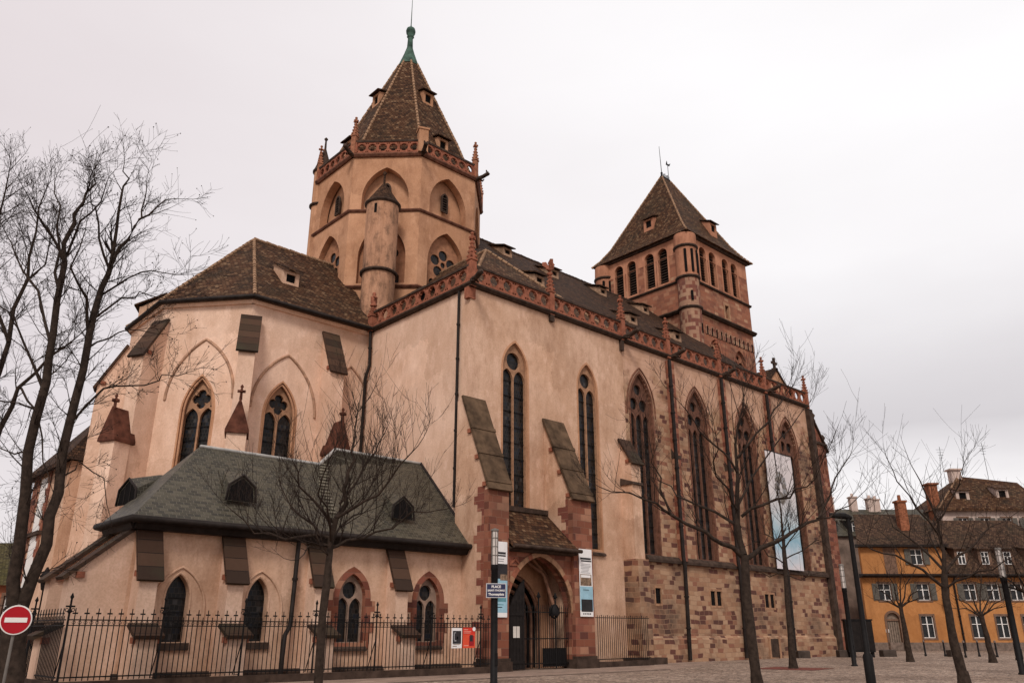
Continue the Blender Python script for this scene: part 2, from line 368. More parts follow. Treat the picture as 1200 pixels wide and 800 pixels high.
def window(par, cx, wd, z0, zs, h, depth, kind, name='window', tr=None, bar=.07, sill=True, ring=None, ringm=None, gl=None):
    """tracery and leaded glass set in an opening of the wall `par` (wall-local coordinates)"""
    out = arch(cx, wd, z0, zs, h); a = wd / 2
    m = MB(); holes = []; b = bar
    if kind == 'two':        # two lights under a quatrefoil
        rc = a * .58; cz = zs + h * .36
        lz = zs - a * .25; lw = a - 1.5 * b
        for s_ in (-1, 1): holes.append(arch(cx + s_ * (a / 2 - b * .12), lw, z0 + b, lz - .12, lw * .86, 6))
        holes.append(foil(cx, cz, rc, 4)); 
    elif kind == 'twocircle':
        rc = a * .56; cz = zs + h * .34
        lw = a - 1.3 * b
        for s_ in (-1, 1): holes.append(arch(cx + s_ * (a / 2 - b * .1), lw, z0 + b * .6, zs - a * .62, lw * .75, 6))
        holes.append(circle(cx, cz, rc - b * .3, 16))
    elif kind == 'three':
        lw = (wd - 4 * b) / 3
        for k in (-1, 0, 1): holes.append(arch(cx + k * (lw + b), lw, z0 + b, zs - wd * .42, lw * .9, 5))
        rc = wd * .21
        holes += [circle(cx - wd * .215, zs + h * .10, rc * .86, 14), circle(cx + wd * .215, zs + h * .10, rc * .86, 14), circle(cx, zs + h * .53, rc * .78, 14)]
    elif kind == 'rose':
        r = a * .27; zc = zs - a * .35
        for k in range(5):
            t = math.pi / 2 + 2 * math.pi * k / 5
            holes.append(circle(cx + a * .58 * math.cos(t), zc + a * .58 * math.sin(t), r, 12))
        holes.append(circle(cx, zc, r * .55, 10))
        for s_ in (-1, 1): holes.append(arch(cx + s_ * a * .45, a * .6, z0 + b, zc - a * 1.35, a * .35, 5))
    if holes: m.prism(out, depth - .07, depth + .07, 0, holes)
    m.prism(out, depth + .10, depth + .13, 1)
    if kind in ('two', 'twocircle', 'three'):      # saddle bars
        z = z0 + .9
        while z < zs - .2: m.box(cx - a + .03, cx + a - .03, depth + .03, depth + .06, z - .018, z + .018, 2); z += .85
    if kind == 'lancet':
        z = z0 + .5
        while z < zs + h * .4: m.box(cx - a + .03, cx + a - .03, depth + .06, depth + .09, z - .015, z + .015, 2); z += .5
    o = m.build(name, [tr or TRAC, gl or GLS, IRON], par)
    if ring:
        MB().prism(grow(out, cx, zs, ring), -.02, depth - .08, 0, [grow(out, cx, zs, -.002)]).build('surround', ringm or TRIM, o)
    if sill:
        MB().raw([(cx - a - .15, -.14, z0 - .32), (cx + a + .15, -.14, z0 - .32), (cx + a + .15, -.14, z0 - .22), (cx - a - .15, -.14, z0 - .22), (cx - a - .15, .2, z0 - .004), (cx + a + .15, .2, z0 - .004), (cx + a + .15, .2, z0 - .32), (cx - a - .15, .2, z0 - .32)],
                 [(0, 1, 2, 3), (3, 2, 5, 4), (0, 7, 6, 1), (0, 3, 4, 7), (1, 6, 5, 2), (7, 4, 5, 6)]).build('sill', TRIMD, o)
    return o
def arch_curve(cx, wd, zb, zs, h, y, nseg=12):
    return [(x, y, z) for x, z in arch(cx, wd, zb, zs, h, nseg)]

def circles_panel(m, x0, x1, z0, z1, y0, y1, pitch, mi=0):
    """pierced parapet: a row of rings with small eyelets between them"""
    L = x1 - x0; k = max(1, round(L / pitch)); p = L / k; r = min(p, z1 - z0) * .40; zc = (z0 + z1) / 2
    holes = []
    for i in range(k):
        cx = x0 + (i + .5) * p; holes.append(circle(cx, zc, r, 14))
        for s_ in (-1, 1):
            for t in (-1, 1):
                ex, ez = cx + s_ * p * .415, zc + t * (z1 - z0) * .37; q = p * .055
                holes.append([(ex - q, ez - q), (ex + q, ez - q), (ex + q, ez + q), (ex - q, ez + q)])
    m.prism([(x0, z0), (x1, z0), (x1, z1), (x0, z1)], y0, y1, mi, holes)
    for i in range(k):       # cusps inside each ring
        cx = x0 + (i + .5) * p
        for j in range(4):
            t = math.pi / 4 + j * math.pi / 2
            a_ = (cx + r * math.cos(t - .22), zc + r * math.sin(t - .22)); b_ = (cx + r * math.cos(t + .22), zc + r * math.sin(t + .22)); c_ = (cx + r * .66 * math.cos(t), zc + r * .66 * math.sin(t))
            m.prism([a_, b_, c_], y0 + .05, y1 - .05, mi)

def pinnacle(par, M, h=3.0, wd=.5, name='pinnacle', finial='cross', mat=None):
    """square shaft, gablets, tapering spire, knop"""
    m = MB(); a = wd / 2; hs = h * .5
    m.box(-a, a, -a, a, 0, hs)
    m.box(-a * 1.25, a * 1.25, -a * 1.25, a * 1.25, hs, hs + .1)
    q = a * .85
    m.rings([[(-q, -q, hs + .1), (q, -q, hs + .1), (q, q, hs + .1), (-q, q, hs + .1)], [(-.05, -.05, h * .9), (.05, -.05, h * .9), (.05, .05, h * .9), (-.05, .05, h * .9)]])
    for k in range(4):       # crockets
        z = hs + .1 + (h * .9 - hs) * (k + .6) / 4.6; e = q * (1 - (k + .6) / 4.6) + .02
        for sx in (-1, 1):
            for sy in (-1, 1): m.box(sx * e - .05, sx * e + .05, sy * e - .05, sy * e + .05, z - .05, z + .06)
    if finial == 'cross':
        m.box(-.06, .06, -.06, .06, h * .9, h); m.box(-.2, .2, -.06, .06, h * .92, h * .96); m.box(-.06, .06, -.2, .2, h * .92, h * .96)
        m.lathe([(.03, h), (.1, h + .06), (.1, h + .14), (.02, h + .2)], 8)
    elif finial == 'statue':
        m.lathe([(.2, h * .86), (.24, h * .9), (.17, h * .93), (.22, h * 1.02), (.2, h * 1.1), (.23, h * 1.16), (.09, h * 1.22), (.13, h * 1.26), (.12, h * 1.31), (.02, h * 1.35)], 10)
        m.tube([(.18, 0, h * 1.15), (.34, -.1, h * 1.08), (.28, -.22, h * 1.13)], [.07, .06, .05], 6)
    elif finial == 'bird':   # weathered stone bird with raised wings
        z = h * .93
        m.lathe([(.05, h * .88), (.22, z), (.1, z + .08)], 8)
        m.tube([(-.3, 0, z + .25), (-.05, 0, z + .28), (.2, 0, z + .5), (.28, 0, z + .75), (.42, 0, z + .72)], [.05, .17, .15, .09, .03], 8)
        for s_ in (-1, 1): m.raw([(-.1, s_ * .1, z + .35), (.15, s_ * .1, z + .45), (.0, s_ * .3, z + .9), (-.3, s_ * .34, z + .8), (-.4, s_ * .22, z + .5), (-.12, s_ * .18, z + .35), (.1, s_ * .2, z + .45)], [(0, 1, 2, 3, 4), (5, 4, 3, 2, 6), (0, 4, 5), (0, 5, 6, 1), (1, 6, 2)])
        m.tube([(.0, .06, z), (.02, .06, z + .25)], .04, 5); m.tube([(.0, -.06, z), (.02, -.06, z + .25)], .04, 5)
    return m.build(name, mat or TRIM, par, M)

def gargoyle(par, M, L=1.3):
    m = MB()
    m.tube([(0, .3, 0), (0, -.2, .02), (0, -L * .6, .1), (0, -L * .85, .2), (0, -L, .24), (0, -L * 1.12, .18)], [.17, .17, .15, .15, .17, .08], 8)
    m.box(-.16, -.07, -L * .98, -L * .9, .36, .5); m.box(.07, .16, -L * .98, -L * .9, .36, .5)
    m.tube([(-.15, -.3, -.02), (-.2, -.5, -.14), (-.1, -.62, -.1)], .05, 5); m.tube([(.15, -.3, -.02), (.2, -.5, -.14), (.1, -.62, -.1)], .05, 5)
    return m.build('gargoyle', TRIMD, par, M)

def dormer(par, M, wd=1.1, h=1.1, d=2.4, rise=.9, mats=None, name='dormer'):
    """small shed dormer: front in the local xz plane at y=0, roof running back up the slope"""
    a = wd / 2; m = MB()
    m.prism([(-a, -.5), (a, -.5), (a, h), (-a, h)], 0, .12, 0, [[(-a * .55, .16), (a * .55, .16), (a * .55, h - .2), (-a * .55, h - .2)]])
    m.box(-a * .56, a * .56, .14, .17, .1, h - .15, 2)
    for s_ in (-1, 1):       # cheeks
        x0, x1 = (s_ * a, s_ * (a - .1)) if s_ > 0 else (-a, -a + .1)
        m.raw([(x, y, z) for x in (min(x0, x1), max(x0, x1)) for y, z in ((.12, -.5), (.12, h), (d, h + rise), (d, h + rise - .5))], [(0, 1, 2, 3), (7, 6, 5, 4), (0, 4, 5, 1), (1, 5, 6, 2), (2, 6, 7, 3), (3, 7, 4, 0)], 0)
    e = .16
    m.raw([(-a - e, -.3, h - .02), (a + e, -.3, h - .02), (a + e, d + .1, h + rise + .06), (-a - e, d + .1, h + rise + .06), (-a - e, -.3, h + .08), (a + e, -.3, h + .08), (a + e, d + .1, h + rise + .16), (-a - e, d + .1, h + rise + .16)],
          [(0, 1, 2, 3), (7, 6, 5, 4), (0, 4, 5, 1), (1, 5, 6, 2), (2, 6, 7, 3), (3, 7, 4, 0)], 1)
    return m.build(name, mats or [PL, TILED, DARK], par, M)

def ridge_line(m, a, b, r=.13, mi=0):
    """ridge tiles bedded in pale mortar: short overlapping pieces with uneven size"""
    a, b = Vector(a), Vector(b); k = max(2, int((b - a).length / .42))
    for i in range(k):
        p, q = a.lerp(b, i / k), a.lerp(b, (i + .86) / k)
        m.tube([p, q], [r * rnd.uniform(.85, 1.1), r * rnd.uniform(.75, .95)], 6, mi if i % 2 else mi)

def buttress(par, corner, ang, wd, p1, ztop, zout, zlow=None, p2=None, zcap=None, mats=None, front=0, z0=0, coping=True, bands=False):
    """pier leaving the wall at `corner` in direction `ang`; its top slopes from ztop at the wall to zout at its face.
    A longer lower stage (p2) may carry a gabled cap with a finial."""
    M = Matrix.Translation((corner[0], corner[1], 0)) @ Matrix.Rotation(ang, 4, 'Z')    # local +x outwards, y across
    a = wd / 2; m = MB()
    def side(poly, mi): return m.rings([[(x, -a, z) for x, z in poly], [(x, a, z) for x, z in poly]], mi)
    side([(-.5, z0), (p1, z0), (p1, zout), (0, ztop), (-.5, ztop)], 0)
    if front: m.box(p1 - .3, p1 + .03, -a - .015, a + .015, z0, front, 1)
    if p2:
        m.box(p1, p2, -a * 1.12, a * 1.12, z0, zlow)
    b = m.build('buttress', mats or [PLC, QUO], par, M)
    # coping slab
    c = MB(); dx, dz = p1, zout - ztop; L = math.hypot(dx, dz); nx, nz = -dz / L, dx / L; t = .14; o = .14
    k0, k1 = -.03, 1 + .22 / L
    def pt(k, off): return (dx * k + nx * off, ztop + dz * k + nz * off)
    c.rings([[(x, s_ * (a + o), z) for x, z in (pt(k0, .01), pt(k1, .01), pt(k1, t), pt(k0, t))] for s_ in (-1, 1)])
    if bands:
        for kk in (.33, .62, .93):
            c.rings([[(x, s_ * (a + o + .025), z) for x, z in (pt(kk, .03), pt(kk + .2 / L, .03), pt(kk + .2 / L, t + .04), pt(kk, t + .04))] for s_ in (-1, 1)])
    for kk in ((.36, .66, .96) if bands else (.9,)):      # stones the slabs rest on
        x, z = pt(kk, -.14); c.box(x - .16, x + .1, -a - .1, a + .1, z - .12, z + .08, 1)
    c.build('coping', [COPE if bands else COPED, TRIM], b)
    if p2:
        g = MB(); e = a * 1.12 + .10; x0, x1 = p1 - .25, p2 + .12; H = zcap - zlow
        g.rings([[(x1, -e, zlow - .15), (x1, e, zlow - .15), (x1, e, zlow), (x1 - .05, 0, zcap), (x1, -e, zlow)], [(x0, -e, zlow - .15), (x0, e, zlow - .15), (x0, e, zlow), (x0, 0, zcap), (x0, -e, zlow)]])
        g.tube([(x1 - .2, 0, zcap - .1), (x1 - .2, 0, zcap + .55)], [.09, .06], 6)
        g.box(x1 - .26, x1 - .14, -.2, .2, zcap + .28, zcap + .4); g.box(x1 - .4, x1, -.06, .06, zcap + .28, zcap + .4); g.lathe([(.03, zcap + .5), (.1, zcap + .58), (.03, zcap + .7)], 6, (x1 - .2, 0))
        g.build('gabled_cap', COPE2, b)
    return b
COPE2 = plain('red_cap_stone', (.095, .036, .023), .9, .6, 2)
COPED = blocks('dark_coping_stone', [(0, (.062, .034, .022)), (.35, (.045, .027, .019)), (.65, (.085, .047, .030)), (.85, (.058, .040, .024))], (.02, .014, .011), 6.0, .52, .016, .05, dirt=(.045, .042, .024), dirt_amt=.7, shift=1.5)

def pipe(par, pts, r=.075, name='downpipe'):
    m = MB(); m.tube(pts, r, 8)
    for a, b in zip(pts[:-1], pts[1:]):
        a, b = Vector(a), Vector(b); L = (b - a).length; k = int(L / 2)
        for i in range(1, k + 1):
            q = a.lerp(b, i / (k + 1)); d = (b - a).normalized() * .05; m.tube([q - d, q + d], r * 1.35, 8)
    return m.build(name, GUT, par, Matrix())
def moulding(m, P0, P1, z0, z1, out, mi=0, inn=.1, ext=0.0):
    """string course along a wall face from P0 to P1 (world), proud by `out`"""
    d = Vector((P1[0] - P0[0], P1[1] - P0[1])); L = d.length; d /= L; nrm = Vector((d.y, -d.x))
    A = Vector(P0) - d * ext; B = Vector(P1) + d * ext
    prof = [(-inn, z0), (out * .55, z0), (out, z0 + (z1 - z0) * .45), (out, z1 - (z1 - z0) * .25), (out * .4, z1), (-inn, z1)]
    m.rings([[(p.x + nrm.x * o, p.y + nrm.y * o, z) for o, z in prof] for p in (A, B)], mi)

def mxf(m, i0, M):
    for i in range(i0, len(m.v)): m.v[i] = tuple(M @ Vector(m.v[i]))
def wall(name, P0, P1, z0, z1, holes, thick, mat, par, top=None):
    L = length(P0, P1)
    poly = [(0, z0), (L, z0)] + (top or [(L, z1), (0, z1)])
    return MB().prism(poly, 0, thick, 0, holes).build(name, mat, par, frame(P0, P1))

# ------------------------------------------------------------------ ground
g = MB(); g.raw([(-500, -500, 0), (900, -500, 0), (900, 900, 0), (-500, 900, 0)], [(0, 1, 2, 3)])
tag(g.build('cobbled_square', COB), kind='structure')
g = MB(); g.raw([(8, 24.6, .004), (33.5, 24.9, .004), (43, 28.6, .004), (43, 30.4, .004), (8, 28.9, .004)], [(0, 1, 2, 3, 4)])
tag(g.build('pavement', SLB), kind='structure')
g = MB()
x = 2.0
while x < 33:
    g.box(x, x + .98, 24.42 + (x - 8) * .012, 24.58 + (x - 8) * .012, -.05, .035 + rnd.uniform(0, .006)); x += 1.0
tag(g.build('kerb', STONE), kind='structure')

# ------------------------------------------------------------------ the church
CH = thing('church', (31.7, 47.35, 0), 'large pink plastered gothic church with tiled roofs and two red stone towers', 'church')
X0, YN, AX = 25.23, 30.6, 47.35
# ---- transept
TN0, TN1 = (X0, YN), (37.85, YN)
h1 = arch(3.28, 1.86, 7.75, 15.2, 1.62); h2 = arch(9.17, 1.70, 6.0, 15.3, 1.58); door = arch(3.55, 3.5, 0, 2.3, 2.5)
tr = wall('transept', TN0, TN1, 0, 19.25, [h1, h2, door], .7, PL, CH)
i = MB()
E0, E1 = (X0, 40.6), (X0, YN)
i.prism([(0, 0), (9.295, 0), (9.295, 19.25), (0, 19.25)], .0, .7); i.build('east_wall', PLC, tr, frame(E0, E1))
window(tr, 3.28, 1.86, 7.75, 15.2, 1.62, .24, 'twocircle', gl=GLS)
window(tr, 9.17, 1.70, 6.0, 15.3, 1.58, .24, 'twocircle', gl=GLS)
for u, wd, z0, zs, h in ((3.28, 1.86, 7.75, 15.2, 1.62), (9.17, 1.70, 6.0, 15.3, 1.58)):
    MB().prism(grow(arch(u, wd, z0, zs, h), u, zs, .10), -.012, .14, 0, [grow(arch(u, wd, z0, zs, h), u, zs, -.02)]).build('window_reveal', PLD, tr)
# cornice and parapets of the transept and of its east side
m = MB()
moulding(m, TN0, TN1, 19.2, 19.5, .28, ext=.2); moulding(m, (X0, 40.1), (X0, YN), 19.2, 19.5, .28, ext=.2)
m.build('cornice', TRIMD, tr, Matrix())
def parapet(par, P0, P1, segs, z0=19.5, z1=20.42, pitch=.98, off=-.12):
    m = MB(); L = length(P0, P1)
    m.box(0, L, off - .06, off + .30, z1, z1 + .12, 1)
    m.box(0, L, off - .02, off + .26, z0, z0 + .07, 0)
    for a, b in zip(segs[:-1], segs[1:]): circles_panel(m, a, b, z0 + .07, z1, off + .02, off + .2, pitch)
    return m.build('parapet', [TRIM, TRIMD], par, frame(P0, P1))
parapet(tr, TN0, TN1, [0.15, 6.1, 12.55]); parapet(tr, (X0, 40.2), (X0, YN), [0, 4.8, 9.45], pitch=.95)
def onframe(P0, P1, u, y, z): return frame(P0, P1) @ Matrix.Translation((u, y, z))
pinnacle(tr, onframe(TN0, TN1, .02, -.02, 19.2), 3.15, .38)
pinnacle(tr, onframe(TN0, TN1, 6.12, -.02, 19.2), 2.9, .36, finial='bird')
pinnacle(tr, onframe(TN0, TN1, 12.6, -.05, 19.2), 3.0, .36)
pinnacle(tr, onframe((X0, 40.2), (X0, YN), .15, -.1, 19.2), 2.0, .42, finial='statue')
gargoyle(tr, onframe(TN0, TN1, .0, -.1, 19.55) @ Matrix.Rotation(R(-20), 4, 'Z') @ Matrix.Rotation(R(12), 4, 'X')); gargoyle(tr, onframe(TN0, TN1, 12.66, -.1, 19.4), 1.2)
m = MB(); m.box(-.2, .3, -.06, .3, 18.55, 19.2); m.build('corner_stone', TRIM, tr, onframe(TN0, TN1, .0, -.005, 0))
for x0_, x1_, z_ in ((5.97, 6.27, 18.8), (12.35, 12.6, 18.5)): m = MB(); m.box(x0_, x1_, -.2, .1, z_, 19.2); m.build('corbel', TRIMD, tr)
# transept roof: hipped, joining the octagon
m = MB()
ap, bk = (31.6, 36.8, 25.85), (31.6, 44, 25.85); a, b, c, d = (25.75, 31.15, 19.9), (38.0, 31.15, 19.9), (38.0, 44, 19.9), (25.75, 44, 19.9)
m.raw([ap, bk, a, b, c, d], [(0, 2, 3), (0, 3, 4, 1), (2, 0, 1, 5)]); rf = m.build('roof', TILE, tr, Matrix())
m = MB(); ridge_line(m, a, ap); ridge_line(m, b, ap); ridge_line(m, ap, bk); m.build('ridge_tiles', RIDGE, tr, Matrix())
dormer(tr, Matrix.Translation((26.3, 36.6, 20.45)) @ Matrix.Rotation(R(-90), 4, 'Z'), 1.0, .75, 1.6, .5, [TILED, SLATE, DARK])
# the two great buttresses of the transept front, with red quoined faces
b1 = buttress(CH, (25.55, YN), R(-90), 1.26, 2.0, 12.85, 8.2, mats=[PL, RED], front=8.05, bands=True)
b2 = buttress(CH, (31.38, YN), R(-90), 1.40, 2.0, 12.65, 8.3, mats=[PL, RED], front=8.15, bands=True)
for b_, wd in ((b1, 1.26), (b2, 1.40)):       # toothed quoins along the arrises
    for s_ in (-1, 1):
        q = MB(); z = .15
        while z < 7.9:
            hh = rnd.uniform(.3, .45); k = rnd.choice((.18, .5, .75)); q.box(2.0 - .3 - k, 2.0 - .28, s_ * wd / 2 - .012, s_ * wd / 2 + .012, z, z + hh - .004); z += hh
        q.build('quoins', QUO, b_)
    q = MB(); q.box(1.3, 2.18, -wd / 2 - .12, wd / 2 + .12, 0, .42); q.box(1.3, 2.1, -wd / 2 - .07, wd / 2 + .07, .42, .56); q.build('plinth', TRIMD, b_)
# ---- porch between the buttresses
P0, P1 = (26.19, 28.78), (30.68, 28.78)
m = MB(); L = 4.49; ar = arch(2.245, 4.34, 0, 2.55, 2.60, 14)
m.prism([(0, 0)] + [(ar[0][0], 0)] + ar[1:-1] + [(ar[-1][0], 0)] + [(L, 0), (L, 5.55), (0, 5.55)], 0, .5)
po = m.build('portal', RED, CH, frame(P0, P1))
m = MB(); inner = ar[1:-1]; N = len(inner)          # voussoirs, one block each
outer = grow(ar, 2.245, 2.55, .24)[1:-1]
for k in range(N - 1):
    m.prism([inner[k], inner[k + 1], outer[k + 1], outer[k]], -.06 + rnd.uniform(-.012, .012), .2, rnd.choice((0, 0, 0, 1)))
m.build('arch_stones', [TRAC, TRIM], po)
m = MB()                                            # lean-to tiled roof
m.raw([(-.02, -.5, 5.46), (L + .02, -.5, 5.46), (L + .02, 1.8, 7.45), (-.02, 1.8, 7.45), (-.02, -.5, 5.6), (L + .02, -.5, 5.6), (L + .02, 1.8, 7.62), (-.02, 1.8, 7.62)], [(0, 1, 2, 3), (7, 6, 5, 4), (0, 4, 5, 1), (1, 5, 6, 2), (2, 6, 7, 3), (3, 7, 4, 0)])
m.build('porch_roof', TILE, po)
m = MB(); moulding(m, P0, (P1[0] + .2, P1[1]), 5.28, 5.5, .32); m.build('eaves', TRIMD, po, Matrix()); m = MB(); m.tube([(P0[0], P0[1] - .56, 5.5), (P1[0] + .2, P1[1] - .56, 5.5)], .1, 8); m.build('gutter', TRIMD, po, Matrix()); m = MB(); m.box(P0[0], P1[0], 30.35, 30.6, 7.5, 7.75); m.build('roof_ledge', TRIMD, po, Matrix())
m = MB(); m.prism([(.18, 4.62), (.98, 4.62), (.98, 4.68), (.58, 5.0), (.18, 4.68)], -.05, .05, 0, [[(.34, 4.69), (.82, 4.69), (.58, 4.89)]]); m.build('carved_pediment', TRIM, po)
m = MB(); m.prism([(0, 0), (0, 5.4), (L, 5.4), (L, 0)][::-1], 1.72, 1.8, 0, [arch(2.3, 3.3, .02, 2.2, 2.2, 10)]); m.build('inner_wall', PLD, po)  # darker plaster here: the porch's shade is put into the colour
m = MB()                                            # orders of the inner doorway
for k, (wd, y) in enumerate(((3.2, 1.86), (2.7, 2.1), (2.25, 2.34))):
    m.tube([(x, y, z) for x, z in arch(2.3, wd, 0, 2.2, wd * .66, 12)], .1, 8)
m.tube([(3.9, .6, 2.6), (3.5, 1.0, 4.4), (2.3, 1.5, 5.3)], .1, 8); m.tube([(4.4, 1.4, 0), (4.4, 1.4, 2.6), (3.9, 1.2, 4.4), (2.3, .8, 5.3), (.7, .4, 4.4), (.15, .4, 2.6)], .1, 8)
m.build('vault_ribs', plain('rib_stone', (.24, .125, .08), .9, .4, 3), po)
m = MB(); m.prism(arch(2.3, 2.3, 0, 2.2, 1.5, 10), 2.42, 2.5)
for k in range(-4, 5): m.box(2.3 + k * .24 - .01, 2.3 + k * .24 + .01, 2.40, 2.43, .05, 2.9)
m.build('church_door', WOODD, po)
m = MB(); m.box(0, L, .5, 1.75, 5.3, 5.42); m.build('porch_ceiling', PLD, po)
m = MB(); m.box(-.6, L + .6, 2.56, 2.7, 0, 6.0); m.box(-.6, -.4, 1.82, 2.56, 0, 6); m.box(L + .4, L + .6, 1.82, 2.56, 0, 6); m.box(-.6, L + .6, 1.84, 2.7, 5.2, 5.4); m.build('light_blocker_box', WOODD, po)  # added unseen box, blocks stray sky light behind the doorway
# iron gate with spear tips, a closed black timber leaf on the left
gt = MB()
for z in (.25, 1.35, 2.55): gt.box(1.42, 4.36, .18, .23, z, z + .05)
for k in range(21):
    x = 1.46 + k * .145; top = 2.75
    if k in (6, 14): gt.tube([(x, .2, .05), (x, .2, 3.25)], .04, 6); gt.lathe([(.04, 3.2), (.1, 3.3), (.02, 3.5)], 6, (x, .2)); gt.box(x - .15, x + .15, .185, .215, 3.26, 3.31); continue
    gt.tube([(x, .2, .08), (x, .2, top)], .016, 5); gt.rings([[(x - .035, .2, top), (x, .17, top), (x + .035, .2, top), (x, .23, top)], [(x - .003, .2, top + .2), (x, .197, top + .2), (x + .003, .2, top + .2), (x, .203, top + .2)]])
gt.box(2.6, 4.2, .22, .25, .12, .95)
gt.tube([(3.4 + .3 * math.cos(t * .5236), .18, 2.62 + .3 * math.sin(t * .5236)) for t in range(13)], .05, 6, 0, False)
gt.lathe([(.22, 2.42), (.26, 2.6), (.1, 2.9)], 8, (3.4, .2))
gate = gt.build('iron_gate', IRON, po)
m = MB(); m.prism([(.22, .05), (1.4, .05), (1.4, 4.05), (1.1, 3.8), (.7, 3.25), (.4, 2.75), (.22, 2.55)], .2, .28)
for k in range(6): m.box(.25 + k * .2, .265 + k * .2, .19, .2, .1, 2.5 + k * .2)
m.box(.25, 1.38, .17, .2, 2.4, 2.52); m.box(.25, 1.38, .17, .2, .3, .42)
leaf = m.build('timber_leaf', WOODD, po)
m = MB()
for k in (0, 1): m.box(.62 + k * .22, .62 + k * .22 + .19, .155, .165, 1.42, 1.92)
m.build('notice', plain('notice_paper', (.62, .58, .52), .8, .1), leaf)

MOLD = plain('brown_moulding_stone', (.15, .068, .044), .9, .5, 3)
# ---- nave (north aisle wall)
N0, N1 = (X0 + 12.63, YN), (61.6, YN); OU = 12.63
nw = [(14.25, 2.2), (20.35, 2.2), (26.5, 2.25), (32.6, 2.3)]
holes = [arch(u - OU, wd, 6.0, 15.1, 2.3, 8) for u, wd in nw]
sm = [(14.87, .55), (20.55, .55), (21.25, .55), (27.05, .55), (27.75, .55)]
holes += [[(u - OU - wd / 2, 3.25), (u - OU + wd / 2, 3.25), (u - OU + wd / 2, 4.15), (u - OU - wd / 2, 4.15)] for u, wd in sm]
nv = wall('nave', N0, N1, 0, 19.2, holes, .75, MIXED, CH)
for u, wd in nw:
    o = window(nv, u - OU, wd, 6.0, 15.1, 2.3, .30, 'three', bar=.10, tr=plain('red_tracery', (.13, .062, .042), .88, .3, 4) if 'red_tracery' not in MATS else MATS['red_tracery'], ring=.14, ringm=MOLD, sill=False)
    m = MB(); m.tube(arch_curve(u - OU, wd + .6, 14.6, 15.1, 2.65, -.01), .06, 8); m.tube(arch_curve(u - OU, wd + .1, 6.0, 15.1, 2.3, .14), .07, 6); m.build('hood_mould', MOLD, o)
for u, wd in sm:
    m = MB(); x = u - OU; m.box(x - .27, x + .27, .07, .10, 3.26, 4.14, 0); m.prism([(x - .34, 3.12), (x + .34, 3.12), (x + .34, 4.28), (x - .34, 4.28)], -.02, .06, 1, [[(x - .265, 3.26), (x + .265, 3.26), (x + .265, 4.14), (x - .265, 4.14)]]); m.box(x - .02, x + .02, .04, .06, 3.28, 4.12, 2); m.box(x - .25, x + .25, .04, .06, 3.7, 3.74, 2)
    m.build('small_window', [DARK, TRAC, IRON], nv)
m = MB()
L = length(N0, N1)
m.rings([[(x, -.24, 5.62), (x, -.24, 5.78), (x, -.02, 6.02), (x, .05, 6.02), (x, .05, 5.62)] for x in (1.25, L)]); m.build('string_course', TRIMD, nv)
m = MB(); m.rings([[(x, -.16, 0), (x, -.16, 1.25), (x, -.01, 1.45), (x, .05, 1.45), (x, .05, 0)] for x in (1.35, L)]); m.build('plinth', MIXED, nv)
m = MB(); m.box(13.95, 15.05, -.19, -.1, .1, 1.25, 0); m.box(13.75, 13.97, -.22, -.1, 0, 1.35, 1); m.box(15.03, 15.25, -.22, -.1, 0, 1.35, 1); m.build('cellar_hatch', [TRIMD, TRAC], nv)
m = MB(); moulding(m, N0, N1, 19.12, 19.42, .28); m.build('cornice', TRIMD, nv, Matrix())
parapet(nv, N0, N1, [.2, 17.35 - OU, 23.5 - OU, 29.7 - OU, L - .1], 19.42, 20.36, 1.0)
for u in (17.25, 23.4, 29.6):
    x = u - OU
    m = MB(); m.box(x - .12, x + .42, -.32, .05, 5.8, 18.9, 0); m.raw([(x - .14, -.36, 12.4), (x + .44, -.36, 12.4), (x + .44, .0, 12.9), (x - .14, 0, 12.9), (x - .14, -.36, 12.2), (x + .44, -.36, 12.2), (x + .44, 0, 12.2), (x - .14, 0, 12.2)], [(0, 1, 2, 3), (0, 4, 5, 1), (0, 3, 7, 4), (1, 5, 6, 2)], 1); m.build('pilaster', [RED, TRIMD], nv)
    pipe(nv, [(X0 + u - .1, YN - .34, 18.9), (X0 + u - .1, YN - .36, 6.1), (X0 + u - .1, YN - .42, 5.5), (X0 + u - .05, YN - .3, .1)], .12)
    pinnacle(nv, onframe(N0, N1, x + .1, -.08, 19.1), 2.8, .34)
    gargoyle(nv, onframe(N0, N1, x + .6, -.1, 19.35), 1.0)
pinnacle(nv, onframe(N0, N1, L, -.05, 19.1), 2.7, .34)
# first pier with a gabled head beside the transept
b_ = buttress(CH, (X0 + 12.3, YN), R(-90), .85, .85, 12.6, 11.2, mats=[PL, RED], coping=True)
m = MB(); m.box(.0, .82, -.40, .40, 0, 9.9, 0); m.box(.0, 1.05, -.5, .5, 0, 5.6, 0); m.raw([(0, -.5, 9.85), (1.0, -.5, 9.85), (1.0, .5, 9.85), (0, .5, 9.85), (0, -.5, 10.0), (.95, -.5, 10.0), (.95, .5, 10.0), (0, .5, 10.0), (0, -.45, 10.3), (0, .45, 10.3)], [(0, 1, 2, 3), (0, 1, 5, 4), (1, 2, 6, 5), (2, 3, 7, 6), (4, 5, 8), (5, 6, 9, 8), (6, 7, 9)], 1); m.box(.0, 1.5, -.9, 1.1, 0, .35, 1)
m.build('lower_pier', [MIXED, TRIMD], b_)
